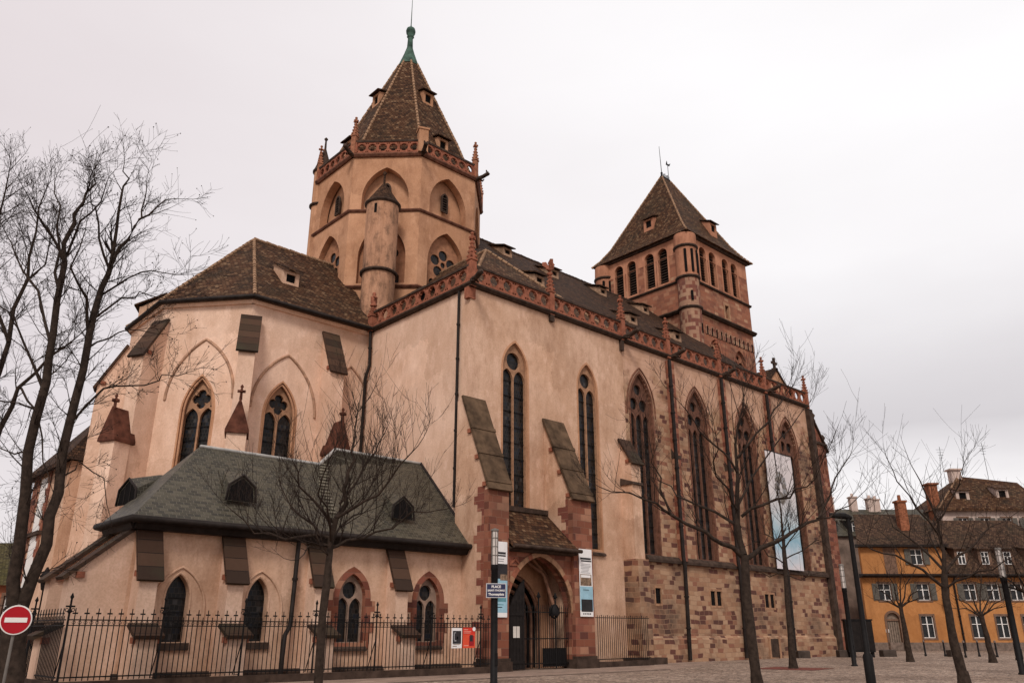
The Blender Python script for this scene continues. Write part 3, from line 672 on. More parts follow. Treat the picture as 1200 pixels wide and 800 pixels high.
# ---- west bay, narrow half gable beyond the nave
m = MB(); m.prism([(0, 0), (2.5, 0), (2.5, 15.9), (0, 19.3)], .02, 7, 0, [arch(.75, .5, 13.9, 15.2, .5, 5), arch(1.45, .5, 13.9, 15.0, .5, 5), arch(2.08, .42, 13.9, 14.6, .45, 5)])
wb = m.build('west_bay', RED, CH, frame((61.6, YN), (65, YN)))
m = MB(); m.box(.4, 2.4, .3, .35, 13.8, 16); m.box(-.05, 2.6, -.12, .1, 16.3, 16.5); m.rings([[(0 - .1, y, 19.3), (2.7, y, 15.75), (2.7, y, 15.95), (-.1, y, 19.55)] for y in (-.15, .3)]); m.box(-.3, .3, -.35, .05, 0, 19.0); m.build('gable_coping', TRIMD, wb)
for x, z in ((1.1, 18.0), (2.4, 16.3)):
    m = MB(); m.lathe([(.12, z), (.2, z + .3), (.1, z + .5), (.22, z + .75), (.05, z + 1.0)], 8, (x, .1)); m.build('finial', TRIMD, wb)
# ---- little gable at the last bay
m = MB(); m.prism([(-3.0, 19.4), (3.0, 19.4), (0, 22.1)], 0, .35); gb = m.build('nave_gable', PLD, CH, Matrix.Translation((58.95, 31.5, 0)))
m = MB()
for s_ in (-1, 1): m.raw([(0, -.1, 22.1), (s_ * 3.2, -.1, 19.2), (s_ * 3.2, 6, 19.2), (0, 6, 22.1), (0, -.1, 22.3), (s_ * 3.2, -.1, 19.4), (s_ * 3.2, 6, 19.4), (0, 6, 22.3)], [(0, 1, 2, 3), (4, 5, 6, 7), (0, 1, 5, 4), (1, 2, 6, 5), (2, 3, 7, 6)])
m.build('gable_roof', TILED, gb)
m = MB(); m.box(-.09, .09, .0, .18, 22.1, 23.2); m.box(-.4, .4, .02, .16, 22.65, 22.85); m.box(-.2, .2, -.1, .28, 22.1, 22.3); m.build('stone_cross', TRIMD, gb)
# ---- nave roof
KS = .858; RZ = 33.6
def rz_(y): return RZ - KS * (AX - y)
m = MB(); xa, xb, y0 = 37.8, 63, 31.15
m.raw([(xa, y0, rz_(y0)), (xb, y0, rz_(y0)), (xb, AX, RZ), (xa - 4, AX, RZ), (xa - 4, 2 * AX - y0, rz_(y0)), (xb, 2 * AX - y0, rz_(y0)), (xa - 4, 38.5, rz_(38.5)), (xa, 36.5, rz_(36.5))], [(0, 1, 2, 3, 6, 7), (3, 2, 5, 4)])
nr = m.build('nave_roof', TILED, CH, Matrix())
m = MB(); ridge_line(m, (xa - 4, AX, RZ), (xb, AX, RZ), .16); m.build('ridge_tiles', TRIMD, nr, Matrix())
DRM = plain('weathered_dormer_render', (.34, .215, .14), .9, .4, 3)
for x, y in ((40.62, 44.81), (45.09, 43.72), (52.48, 44.62), (58.37, 44.3), (37.9, 38.33), (47.45, 37.35), (53.39, 37.38)):
    dormer(nr, Matrix.Translation((x, y - .3, rz_(y - .3) + .05)), 1.0, .72, 2.0, .8, [DRM, TILED, DARK])
# ---- choir with its polygonal end
CW = [(25.2, 40.45), (17.49, 40.45), (14.1, 44.6), (14.1, 50.0), (17.49, 54.3), (25.2, 54.3)]
def chw(a, b): return wall('choir', a, b, 0, 19.4, [], .6, PLC, CH)
m = MB(); L = length(CW[1], CW[0])
wn = arch(2.28, 1.95, 9.3, 12.9, 1.98); ch = MB().prism([(0, 0), (L, 0), (L, 19.4), (0, 19.4)], 0, .6, 0, [wn]).build('choir', PLC, CH, frame(CW[1], CW[0]))
m = MB(); L2 = length(CW[2], CW[1]); we = arch(2.88, 1.85, 9.2, 12.9, 2.0)
ne = m.prism([(0, 0), (L2, 0), (L2, 19.4), (0, 19.4)], 0, .6, 0, [we]).build('apse_wall', PLC, ch, frame(CW[2], CW[1]))
m = MB(); L3 = length(CW[3], CW[2]); ea = m.prism([(0, 0), (L3, 0), (L3, 19.4), (0, 19.4)], 0, .6, 0, [arch(L3 / 2, 1.85, 9.2, 12.9, 2.0)]).build('apse_wall', PLC, ch, frame(CW[3], CW[2]))
for a, b in ((CW[4], CW[3]), (CW[5], CW[4])):
    m = MB(); l = length(a, b); m.box(0, l, 0, .6, 0, 19.4); m.build('apse_wall', PLC, ch, frame(a, b))
def choir_win(u, wd, z0, zs, h, F):
    M = F; m = MB(); o = None
    out = arch(u, wd, z0, zs, h)
    b = .085; a = wd / 2; rc = a * .60; cz = zs + h * .38; holes = [foil(u, cz, rc, 4)]
    for s_ in (-1, 1): holes.append(arch(u + s_ * (a / 2 - .01), a - 1.5 * b, z0 + b, zs - a * .42, (a - 1.5 * b) * .80, 7))
    m.prism(out, .27, .43, 0, holes); m.prism(out, .46, .5, 1)
    z = z0 + .7
    while z < zs - .3: m.box(u - a + .03, u + a - .03, .38, .41, z - .02, z + .02, 2); z += .75
    m.prism(grow(out, u, zs, .09), -.015, .2, 3, [grow(out, u, zs, -.004)])
    m.tube([(x, .1, z) for x, z in arch(u, wd - .16, z0, zs, h - .12)], .07, 6, 3)
    o = m.build('window', [TRAC, GLS, IRON, PLD], ch, F)
    return o
choir_win(2.28, 1.95, 9.3, 12.9, 1.98, frame(CW[1], CW[0])); choir_win(2.88, 1.85, 9.2, 12.9, 2.0, frame(CW[2], CW[1])); choir_win(L3 / 2, 1.85, 9.2, 12.9, 2.0, frame(CW[3], CW[2]))
ARC = plain('shaded_arch_mould', (.40, .245, .165), .9, .4, 3)  # groove shadow put into the colour, darker than the wall plaster
for F, u, wd, zs, h in ((frame(CW[1], CW[0]), 2.45, 3.9, 13.2, 3.35), (frame(CW[2], CW[1]), 2.85, 3.95, 13.6, 3.45), (frame(CW[1], CW[0]), 6.55, 3.2, 13.8, 3.0)):
    m = MB(); pts = [p for p in arch_curve(u, wd, zs, zs, h, -.01) if p[0] < 7.65]; m.tube(pts, .085, 8); m.build('wall_arch', ARC, ch, F)
m = MB()
for k in range(5): moulding(m, CW[k + 1], CW[k], 19.05, 19.4, .2, ext=.08)
m.build('eaves_moulding', PLC, ch, Matrix())
def outset(poly, d):
    c = Vector((sum(p[0] for p in poly) / len(poly), sum(p[1] for p in poly) / len(poly))); return [tuple(Vector(p) + (Vector(p) - c).normalized() * d) for p in poly]
EV = [(25.2, 39.85), (17.3, 39.95), (13.75, 44.45), (13.8, 50.15), (17.3, 54.9), (26.5, 54.9)]
ap = (20.0, AX, 26.6); bk = (27.0, AX, 26.6); ez = 19.42
m = MB(); ev = [(x, y, ez) for x, y in EV]
lo = [(x, y, ez - .16) for x, y in EV]
m.raw([ap, bk] + ev + lo, [(0, 3, 2, 1), (0, 4, 3), (0, 5, 4), (0, 6, 5), (0, 1, 7, 6)] + [(2 + i, 3 + i, 9 + i, 8 + i) for i in range(5)])
m.raw(lo, [tuple(range(6))], 1)
cr = m.build('choir_roof', [TILE, TRIMD], CH, Matrix())
m = MB()
for k in (1, 2, 3, 4): ridge_line(m, ev[k], ap)
ridge_line(m, ap, bk, .16); m.build('ridge_tiles', RIDGE, cr, Matrix())
m = MB()
m.tube([(x, y, ez - .08) for x, y in EV], .12, 8); m.build('gutter', GUT, cr, Matrix())
def plane_z(x, y, a, b, c):
    a, b, c = Vector(a), Vector(b), Vector(c); nn = (b - a).cross(c - a); return a.z - (nn.x * (x - a.x) + nn.y * (y - a.y)) / nn.z
dormer(cr, Matrix.Translation((20.5, 42.3, plane_z(20.5, 42.3, ap, ev[0], ev[1]))), 1.1, .9, 1.4, .9)
dormer(cr, Matrix.Translation((14.6, 50.5, plane_z(14.6, 50.5, ap, ev[3], ev[4]))) @ Matrix.Rotation(R(-120), 4, 'Z'), 1.2, 1.0, 1.4, .9)
kw = dict(mats=[PLC, QUO])
buttress(CH, CW[1], R(-114.6), .86, 1.3, 18.2, 15.9, p2=2.5, zlow=11.2, zcap=12.9, **kw)
buttress(CH, CW[2], R(-154), .86, 1.3, 18.2, 15.9, p2=2.3, zlow=11.0, zcap=12.7, **kw)
buttress(CH, CW[3], R(159.6), .86, 1.3, 18.0, 15.4, **kw)
buttress(CH, (22.5, 40.45), R(-90), .86, 1.2, 18.4, 15.9, p2=2.2, zlow=11.0, zcap=12.8, **kw)
pipe(ch, [(25.0, 40.0, 19.2), (25.05, 39.95, 17.0), (25.0, 40.25, 16.2), (25.0, 40.25, 9)], .1)
pipe(tr, [(X0 - .12, 31.45, 19.2), (X0 - .12, 31.45, 7.5)], .08)
# ---- octagonal crossing tower
A = 6.1; OC = [(31.7 + A / math.cos(math.pi / 8) * math.cos(R(22.5 + 45 * k)), AX + A / math.cos(math.pi / 8) * math.sin(R(22.5 + 45 * k))) for k in range(8)]
m = MB(); FC = [(OC[k], OC[(k + 1) % 8]) for k in range(8)]     # left to right seen from outside
core = [(31.7 + (p[0] - 31.7) * .88, AX + (p[1] - AX) * .88) for p in OC]
m.ext(core, 18, 34.2)
FL = length(*FC[0])
for (a, b) in FC:
    i0 = len(m.v); m.prism([(0, 20), (FL, 20), (FL, 34.3), (0, 34.3)], 0, .6, 0, [arch(FL / 2, 3.35, 24.2, 26.2, 2.65, 9), arch(FL / 2, 3.38, 29.95, 30.9, 2.5, 9)]); mxf(m, i0, frame(a, b))
oc = m.build('octagonal_tower', PLD, CH, Matrix())
TPC = plain('carved_tower_tracery', (.33, .16, .09), .9, .3, 3)
for a, b in FC[2:7]:
    F = frame(a, b)
    o = MB().prism(arch(FL / 2, .62, 30.75, 31.9, .45, 6), .4, .52, 0, [arch(FL / 2, .42, 30.83, 31.9, .32, 6)])
    for k in range(6): o.box(FL / 2 - .22, FL / 2 + .22, .42, .5, 30.9 + k * .2, 30.96 + k * .2, 0)
    o.prism(arch(FL / 2, .55, 30.78, 31.9, .4, 6), .53, .55, 1); o.build('louvre_window', [TRIMD, DARK], oc, F)
    m = MB(); out = arch(FL / 2, 3.3, 24.22, 26.2, 2.6, 8); cx = FL / 2; holes = []
    for k in range(5):
        t = math.pi / 2 + 2 * math.pi * k / 5; holes.append(circle(cx + .74 * math.cos(t), 26.45 + .74 * math.sin(t), .40, 14))
    holes.append(circle(cx, 26.45, .22, 10))
    for s_ in (-.95, -.32, .32, .95): holes.append(arch(cx + s_, .5, 24.35, 24.85, .3, 5))
    m.prism(out, .42, .5, 0, holes); m.prism(out, .52, .54, 1); m.build('rose_window', [TPC, GLS], oc, F)
for z0, z1, o_, e_ in ((29.72, 29.95, .2, .08), (34.25, 34.6, .3, .12), (23.8, 24.05, .25, .1)):
    m = MB()
    for a, b in FC: moulding(m, a, b, z0, z1, o_ * .8, ext=e_)
    m.build('string_course', MOLD, oc, Matrix())
for a, b in FC:
    m = MB(); m.box(0, FL, -.14, .16, 35.5, 35.66, 1); circles_panel(m, .2, FL - .2, 34.6, 35.5, -.08, .1, .8); m.box(0, .25, -.16, .16, 34.6, 35.5); m.box(FL - .25, FL, -.16, .16, 34.6, 35.5)
    m.build('parapet', [TRIM, TRIMD], oc, frame(a, b))
PIN = plain('orange_pinnacle_stone', (.30, .13, .075), .9, .4, 4)
for k, p in enumerate(OC):
    ang = R(22.5 + 45 * k); M = Matrix.Translation((p[0], p[1], 34.5)) @ Matrix.Rotation(ang, 4, 'Z')
    if k == 5: m = MB(); m.box(-.35, .3, -.35, .35, 0, 1.9); m.box(-.42, .36, -.42, .42, 1.9, 2.05); m.build('corner_pier', PLD, oc, M)
    else: pinnacle(oc, M, 3.1, .36, mat=PIN)
    if k in (4, 5, 6): gargoyle(oc, M @ Matrix.Rotation(R(90), 4, 'Z') @ Matrix.Translation((0, -.1, -.1)), 1.0)
c8 = math.cos(math.pi / 8)
def ring8(a, z): return [(31.7 + a / c8 * math.cos(R(22.5 + 45 * k)), AX + a / c8 * math.sin(R(22.5 + 45 * k)), z) for k in range(8)]
SP = [(5.75, 34.95), (5.3, 36.0), (4.55, 38.0), (.72, 47.3)]
m = MB(); m.rings([ring8(a, z) for a, z in SP]); sp = m.build('spire', TILE, oc, Matrix())
for k in range(8):
    m = MB()
    for (a0, z0), (a1, z1) in zip(SP[:-1], SP[1:]): ridge_line(m, ring8(a0, z0)[k], ring8(a1, z1)[k], .12)
    m.build('hip_tiles', RIDGE, oc, Matrix())
m = MB(); m.rings([ring8(.86, 47.1), ring8(.45, 48.4), ring8(.24, 49.2), ring8(.2, 50.3)]); m.lathe([(.22, 50.25), (.32, 50.35), (.2, 50.45), (.38, 50.7), (.42, 50.95), (.36, 51.2), (.1, 51.4), (.05, 51.6)], 14, (31.7, AX)); m.tube([(31.7, AX, 51.5), (31.7, AX, 54.8)], [.05, .02], 6); m.build('copper_finial', COPPER, oc, Matrix())
def spire_a(z):
    for (a0, z0), (a1, z1) in zip(SP[:-1], SP[1:]):
        if z0 <= z <= z1: return a0 + (a1 - a0) * (z - z0) / (z1 - z0)
for k in (4, 6):        # east and north faces
    ang = R(45 * k)
    for z, sh in ((36.2, 0), (41.7, 0)):
        a = spire_a(z); M = Matrix.Translation((31.7 + a * math.cos(ang), AX + a * math.sin(ang), z)) @ Matrix.Rotation(ang + R(90), 4, 'Z')
        dormer(oc, M, 1.0, 1.15, .8, .25, [PLD, TILED, DARK])
# round stair turrets beside the octagon
def round_turret(x, y, r, z0, z1, zr, ztop, stain=None, mat=PLD):
    m = MB(); m.lathe([(r, z0), (r, zr), (r, z1)], 28, (x, y), 0); t = m.build('stair_turret', mat, oc, Matrix())
    m = MB(); m.lathe([(r + .02, zr - .16), (r + .16, zr - .1), (r + .16, zr + .02), (r + .02, zr + .1)], 28, (x, y)); m.build('turret_ring', TRIMD, oc, Matrix()); m = MB(); m.lathe([(r, z1 - .2), (r + .14, z1 - .1), (r + .14, z1), (r, z1 + .05)], 28, (x, y)); m.build('turret_ring', TRIMD, oc, Matrix())
    m = MB(); m.lathe([(r + .1, z1), (r * .8, z1 + (ztop - z1) * .3), (r * .1, ztop)], 20, (x, y)); m.tube([(x, y, ztop - .1), (x, y, ztop + .9)], [.1, .07], 6); m.lathe([(.07, ztop + .7), (.16, ztop + .85), (.05, ztop + 1.0)], 8, (x, y)); m.build('turret_cap', TRIMD if mat is PLD else TILED, oc, Matrix())
    return t
STN = plaster('streaked_plaster', (.50, .28, .175), (.44, .24, .145), (.06, .04, .03), 1.0, 1.25)
round_turret(26.4, 41.7, 1.1, 18, 29.3, 24.1, 31.0, mat=STN)
m = MB(); m.box(-.09, .09, -1.12, -1.0, 28.2, 28.9); m.build('turret_slit', DARK, oc, Matrix.Translation((26.4, 41.7, 0)) @ Matrix.Rotation(R(-58), 4, 'Z'))
round_turret(26.1, 50.2, .66, 20, 35.7, 32.6, 37.9)
# ---- west tower
TPL = plaster('red_tower_plaster', (.50, .245, .15), (.42, .19, .112), (.18, .07, .045), .5)
TX0, TX1, TY0, TY1 = 62.3, 73.4, 41.4, 53.0
def rect(x0, x1, z0, z1): return [(x0, z0), (x1, z0), (x1, z1), (x0, z1)]
wt = None; cx_ = [2.75, 4.5, 6.9, 8.6]
faces = [((TX0, TY0), (TX1, TY0)), ((TX0, TY1), (TX0, TY0)), ((TX1, TY0), (TX1, TY1)), ((TX1, TY1), (TX0, TY1))]
m = MB(); m.ext([(TX0 + .7, TY0 + .7), (TX1 - .7, TY0 + .7), (TX1 - .7, TY1 - .7), (TX0 + .7, TY1 - .7)], 0, 39.9)
for k, (a, b) in enumerate(faces):
    i0 = len(m.v); l = length(a, b) - (0.0 if k in (0, 3) else .0)
    hs = [rarch(u, 1.2, 35.25, 38.6) for u in cx_]
    if k == 0: hs += [rect(6.1, 6.8, 32.2, 33.7), arch(3.6, 2.0, 26.6, 27.8, 1.4, 6), arch(8.1, 2.0, 26.6, 27.7, 1.4, 6)]
    x0 = 0 if k in (0, 3) else .005; m.prism([(x0, 0), (l - x0, 0), (l - x0, 40), (x0, 40)], .002 * k, .69, 0, hs); mxf(m, i0, frame(a, b))
wt = m.build('square_tower', TOW, CH, Matrix())
for k, (a, b) in enumerate(faces[:2]):
    F = frame(a, b)
    for u in cx_:
        o = MB().prism(grow(rarch(u, 1.2, 35.25, 38.6), u, 38.6, .2), -.03, .3, 0, [rarch(u, 1.18, 35.25, 38.6)])
        for j in range(13): o.raw([(u - .6, .25, 35.3 + j * .3), (u + .6, .25, 35.3 + j * .3), (u + .6, .5, 35.5 + j * .3), (u - .6, .5, 35.5 + j * .3), (u - .6, .25, 35.25 + j * .3), (u + .6, .25, 35.25 + j * .3), (u + .6, .5, 35.45 + j * .3), (u - .6, .5, 35.45 + j * .3)], [(0, 1, 2, 3), (7, 6, 5, 4), (0, 4, 5, 1)], 1)
        o.box(u - .6, u + .6, .56, .6, 35.2, 39.2, 2); o.build('belfry_window', [TPL, TRIMD, DARK], wt, F)
F = frame(*faces[0])
for u in (3.6, 8.1):
    o = MB().prism(arch(u, 2.0, 26.6, 27.8, 1.4, 6), .3, .42, 0, [rarch(u - .48, .72, 26.7, 27.6, 4), rarch(u + .48, .72, 26.7, 27.6, 4), circle(u, 28.35, .26, 10)]); o.box(u - 1, u + 1, .5, .53, 26.5, 29.2, 1); o.build('twin_window', [TOW, DARK], wt, F)
m = MB(); m.box(6.1, 6.8, .4, .43, 32.1, 33.8, 1); m.prism(rect(5.85, 7.05, 32.0, 34.0), -.03, .2, 0, [rect(6.12, 6.78, 32.22, 33.68)]); m.build('window', [TRAC, DARK], wt, F)
m = MB()                                                     # blind arcade under the string course
for k in range(11):
    u = 2.4 + k * .82; m.tube([(x, -.06, z) for x, z in rarch(u, .5, 29.5, 30.15, 4)], .09, 6); m.prism(rarch(u, .42, 29.5, 30.15, 4), -.02, .01, 1)
m.build('blind_arcade', [TUR, DARK], wt, F)
for z0, z1, o_, e_ in ((34.75, 35.0, .22, .1), (31.45, 31.85, .45, .2), (39.75, 40.0, .3, .1)):
    m = MB()
    for a, b in faces: moulding(m, a, b, z0, z1, o_, ext=e_)
    m.build('string_course', TRIMD, wt, Matrix())
for a, b in faces[:2]:
    m = MB(); L_ = length(a, b); m.prism(rect(1.3, L_ - .02, 38.0, 39.74), -.025, .1, 0, [rarch(u, 1.24, 38.02, 38.6) for u in cx_]); m.build('plaster_band', TPL, wt, frame(a, b))
for (x, y) in ((TX0 + .42, TY0 + .42), (TX0 + .42, TY1 - .42)):
    m = MB(); m.lathe([(1.08, 20), (1.08, 31.5), (1.08, 34.9)], 20, (x, y), 0); m.lathe([(1.08, 35.0), (1.08, 38.2), (1.16, 38.4), (1.12, 39.8)], 20, (x, y), 1)
    m.build('corner_turret', [TUR, TPL], wt, Matrix())
    for z in (31.5, 34.8, 38.2): m = MB(); m.lathe([(1.08, z), (1.26, z + .1), (1.26, z + .25), (1.08, z + .32)], 20, (x, y)); m.build('turret_ring', TRIMD, wt, Matrix())
    m = MB()
    for t in range(-150, 0, 36):
        q = R(t); m.box(x + 1.1 * math.cos(q) - .1, x + 1.1 * math.cos(q) + .1, y + 1.1 * math.sin(q) - .1, y + 1.1 * math.sin(q) + .1, 35.4, 37.9, 1)
    m.box(x - .85, x - .65, y - .95, y - .78, 32.3, 33.3, 1); m.box(x + .1, x + .3, y - 1.12, y - 1.02, 29, 30, 1)
    m.build('turret_slits', [TRIMD, DARK], wt, Matrix())
tc = ((TX0 + TX1) / 2, (TY0 + TY1) / 2)
def sq(a, z, b=None):
    b = a if b is None else b; return [(tc[0] - a, tc[1] - b, z), (tc[0] + a, tc[1] - b, z), (tc[0] + a, tc[1] + b, z), (tc[0] - a, tc[1] + b, z)]
RP = [(6.15, 6.4, 39.95), (5.45, 5.7, 40.75), (4.6, 4.8, 42.1), (.75, .12, 51.1)]
m = MB(); m.rings([sq(a, z, b) for a, b, z in RP]); wr = m.build('tower_roof', TILE, wt, Matrix())
for k in range(4):
    m = MB()
    for p, q in zip(RP[:-1], RP[1:]): ridge_line(m, sq(p[0], p[2], p[1])[k], sq(q[0], q[2], q[1])[k], .12)
    m.build('hip_tiles', RIDGE, wt, Matrix())
m = MB(); m.box(tc[0] - .8, tc[0] + .8, tc[1] - .15, tc[1] + .15, 51.0, 51.25)
for k in range(7): m.box(tc[0] - .75 + k * .25 - .03, tc[0] - .75 + k * .25 + .03, tc[1] - .04, tc[1] + .04, 51.2, 51.7 + .12 * (k % 2))
m.tube([(tc[0] - .6, tc[1], 51.2), (tc[0] - .75, tc[1], 55.2)], [.05, .025], 5); m.tube([(tc[0] + .7, tc[1], 51.2), (tc[0] + .7, tc[1], 53.3)], .035, 5)
m.prism([(tc[0] + .35, 53.2), (tc[0] + 1.0, 53.25), (tc[0] + 1.25, 53.75), (tc[0] + .95, 53.5), (tc[0] + .65, 53.4), (tc[0] + .55, 53.8)], tc[1] - .03, tc[1] + .03); m.build('weather_vane', IRON, wt, Matrix())
dormer(wt, Matrix.Translation((TX0 + 1.2, 46.8, 42.9)) @ Matrix.Rotation(R(-90), 4, 'Z'), 1.3, 1.2, 1.5, .7, [TPL, TILED, DARK]); dormer(wt, Matrix.Translation((69.6, TY0 + 1.2, 42.9)), 1.3, 1.2, 1.5, .7, [TPL, TILED, DARK])
# ---- sacristy
S0, S1 = (9.9, 30.5), (X0, 30.5); SL = length(S0, S1)
lan = [(1.78, .86), (4.88, .86)]; two = [(9.1, 1.3), (13.1, 1.28)]
sa = wall('sacristy', S0, S1, 0, 5.5, [arch(u, wd, 1.33, 2.85, .8) for u, wd in lan] + [arch(u, wd, 1.25, 3.0, 1.0) for u, wd in two], .5, PL, CH)
m = MB(); m.box(0, 2.295, 0, .5, 0, 5.5); m.build('east_wall', PL, sa, frame((9.9, 33.3), (9.9, 30.503)))
m = MB(); m.box(0, length((13.2, 36.6), (9.9, 33.3)), .003, .5, 0, 5.48); m.build('end_wall', PL, sa, frame((13.2, 36.6), (9.9, 33.3)))
for u, wd in lan:
    o = window(sa, u, wd, 1.33, 2.85, .8, .24, 'lancet', ring=.0, sill=False)
    m = MB(); m.tube(arch_curve(u + .05, 1.95, 2.0, 2.4, 1.5, -.01), .05, 8); m.tube(arch_curve(u, wd + .1, 1.33, 2.85, .86, .02), .05, 6); m.build('hood_mould', PL, o)
    m = MB(); m.box(u - .6, u + .6, -.1, .1, 1.05, 1.30); m.build('sill', TRIMD, o)
for u, wd in two:
    o = window(sa, u, wd, 1.25, 3.0, 1.0, .3, 'twocircle', bar=.055, ring=.26, ringm=RED, tr=plain('pale_tracery', (.27, .185, .14), .8, .3) if 'pale_tracery' not in MATS else MATS['pale_tracery'])
    for s_ in (-1, 1):
        q = MB(); z = 1.2; k = 0
        while z < 2.9:
            e = .2 if k % 2 else .0
            q.box(min(s_ * (wd / 2 + .2), s_ * (wd / 2 + .3 + e)) + u, max(s_ * (wd / 2 + .2), s_ * (wd / 2 + .3 + e)) + u, -.016, .1, z, z + .426); z += .43; k += 1
        q.build('quoins', RED, o)
kw = dict(mats=[PLC, QUO])
for u in (.42, 3.58, 7.2, 11.1):
    buttress(CH, (9.9 + u, 30.5), R(-90), .62, .78, 5.15, 3.5, **kw)
    buttress(CH, (9.9 + u, 29.75), R(-90), .7, .65, 1.82, 1.52, **kw)
for y in (30.85, 33.15):
    buttress(CH, (9.9, y), R(180), .6, 1.9, 5.1, 3.45, **kw); buttress(CH, (8.05, y), R(180), .7, .6, 1.82, 1.52, **kw)
m = MB(); m.rings([[(x, -.14, 0), (x, -.14, .22), (x, -.01, .34), (x, .04, .34), (x, .04, 0)] for x in (-.1, SL)]); m.build('plinth', TRIMD, sa)
zr, zr2 = 9.06, 10.15; a, b, c, d = (9.55, 29.95, 5.55), (X0, 29.95, 5.55), (X0, 37.0, 5.55), (9.25, 37.0, 5.55); r0, r1 = (12.9, 33.45, zr), (18.6, 33.45, zr); q0, q1 = (20.2, 34.4, zr2), (X0, 34.4, zr2)
def onN(x, z): return (x, 29.95 + (z - 5.55) * (33.45 - 29.95) / (zr - 5.55), z)
q0, q1 = onN(20.0, zr2), onN(X0, zr2)
e1, e2 = (9.5, 33.45, 5.55), (12.9, 37.0, 5.55)
m = MB(); m.raw([a, b, q1, q0, r1, r0, c, e2, e1], [(0, 1, 2, 3, 4, 5), (0, 5, 8), (8, 5, 7), (5, 4, 3, 2, 6, 7)]); m.raw([a, b, c, e2, e1], [(0, 1, 2, 3, 4)], 1)
lo_ = [(x, y, 5.43) for x, y, z in (b, a, e1, e2)]; m.raw([b, a, e1, e2] + lo_, [(0, 1, 5, 4), (1, 2, 6, 5), (2, 3, 7, 6)], 1)
sr = m.build('slate_roof', [SLATE, GUT], CH, Matrix())
m = MB(); LEAD = plain('pale_lead', (.36, .35, .33), .5, .25, 4, bmp=.1)
m.tube([r0, r1], .08, 6); m.tube([q0, q1], .08, 6); m.tube([r1, q0], .09, 6); m.build('lead_ridge', LEAD, sr, Matrix())
m = MB(); m.tube([(12.8, 37.1, 5.42), (9.4, 33.5, 5.42), (9.45, 29.85, 5.42), (X0, 29.85, 5.46)], .13, 10); m.rings([[(x, 30.1, 5.1), (x, 30.5, 5.1), (x, 30.5, 5.42), (x, 29.9, 5.42)] for x in (9.7, X0)]); m.rings([[(9.65, y, 5.1), (9.9, y, 5.1), (9.9, y, 5.42), (9.5, y, 5.42)] for y in (30.2, 33.4)]); m.build('gutter', GUT, sr, Matrix())
m = MB(); m.tube([b, q1], .1, 6); m.build('verge', GUT, sr, Matrix())
m = MB(); v0, v1 = onN(18.9, 9.05), onN(17.9, 6.3)      # lead-lined swept valley
for k in range(16):
    p, q = Vector(v0).lerp(Vector(v1), k / 16), Vector(v0).lerp(Vector(v1), (k + .8) / 16); bend = .22 * math.sin(k / 16 * math.pi)
    m.tube([p + Vector((-.28 - bend, 0, .03)), p + Vector((.24 - bend, 0, .03))], .045, 5)
m.build('swept_valley', plain('valley_slate', (.19, .17, .13), .6, .3), sr, Matrix())
def eyebrow(x, z, F=None):
    """pointed slate dormer with a pentagonal dark mouth"""
    m = MB(); P = [(-.62, 0), (-.55, .62), (0, 1.05), (.55, .62), (.62, 0)]
    m.rings([[(px, 0, pz) for px, pz in P], [(px * .5, 1.3, 1.28 + pz * .12) for px, pz in P]]); m.prism([(px * .84, pz * .86 + .03) for px, pz in P], -.015, .0, 1)
    for k in (-1, 1): m.box(k * .18 - .015, k * .18 + .015, -.03, -.012, .05, .8, 2)
    m.tube([(P[i][0], -.03, P[i][1]) for i in range(5)], .05, 5, 2)
    y = onN(x, z)[1]; return m.build('dormer', [SLATE, DARK, GUT], sr, F or Matrix.Translation((x, y - .25, z)))
eyebrow(13.7, 6.5); eyebrow(21.5, 6.5)
eyebrow(0, 0, Matrix.Translation((10.35, 33.6, 6.35)) @ Matrix.Rotation(R(-75), 4, 'Z'))
pipe(sa, [(16.18, 30.25, 5.4), (16.15, 30.3, 1.9), (15.8, 30.0, 1.55), (15.8, 30.1, 0)], .09); pipe(sa, [(25.15, 30.25, 5.5), (25.13, 30.25, .1)], .075)
# ---- lower east annexe with quoined corner behind the apse
an = MB().box(12.3, 20, 50.9, 58.2, 0, 11.0).build('annexe', PL, CH, Matrix())
m = MB(); ez = 11.0; m.raw([(11.8, 50.5, ez), (11.8, 58.7, ez), (20, 58.7, ez), (20, 50.5, ez), (15.6, 54.5, 16.2), (20, 54.5, 16.2), (11.8, 50.5, ez - .3), (11.8, 58.7, ez - .3), (20, 58.7, ez - .3)], [(0, 1, 4), (1, 2, 5, 4), (3, 0, 4, 5), (0, 6, 7, 1), (1, 7, 8, 2)]); m.build('annexe_roof', TILED, an, Matrix())
for y0_, y1_, e_ in ((56.6, 58.26, .5), (54.4, 54.8, .3)):
    m = MB(); z = 0; k = 0
    while z < 10.8:
        m.box(12.22, 12.3, y0_ + (e_ if k % 2 and e_ > .4 else 0), y1_ + (e_ if k % 2 and e_ < .4 else 0), z, z + .446); z += .45; k += 1
    m.build('quoins', RED, an, Matrix())
m = MB()
for z in (1.2, 4.8, 7.6): m.box(12.25, 12.29, 55.2, 56.2, z, z + 2.2)
m.box(12.24, 12.28, 54.9, 56.5, .5, 10.6); m.build('white_panel', WHITE, an, Matrix())
for z_ in (3.9, 7.1): m = MB(); m.box(12.05, 12.3, 54.3, 58.4, z_, z_ + .22); m.build('string_course', TRIMD, an, Matrix())
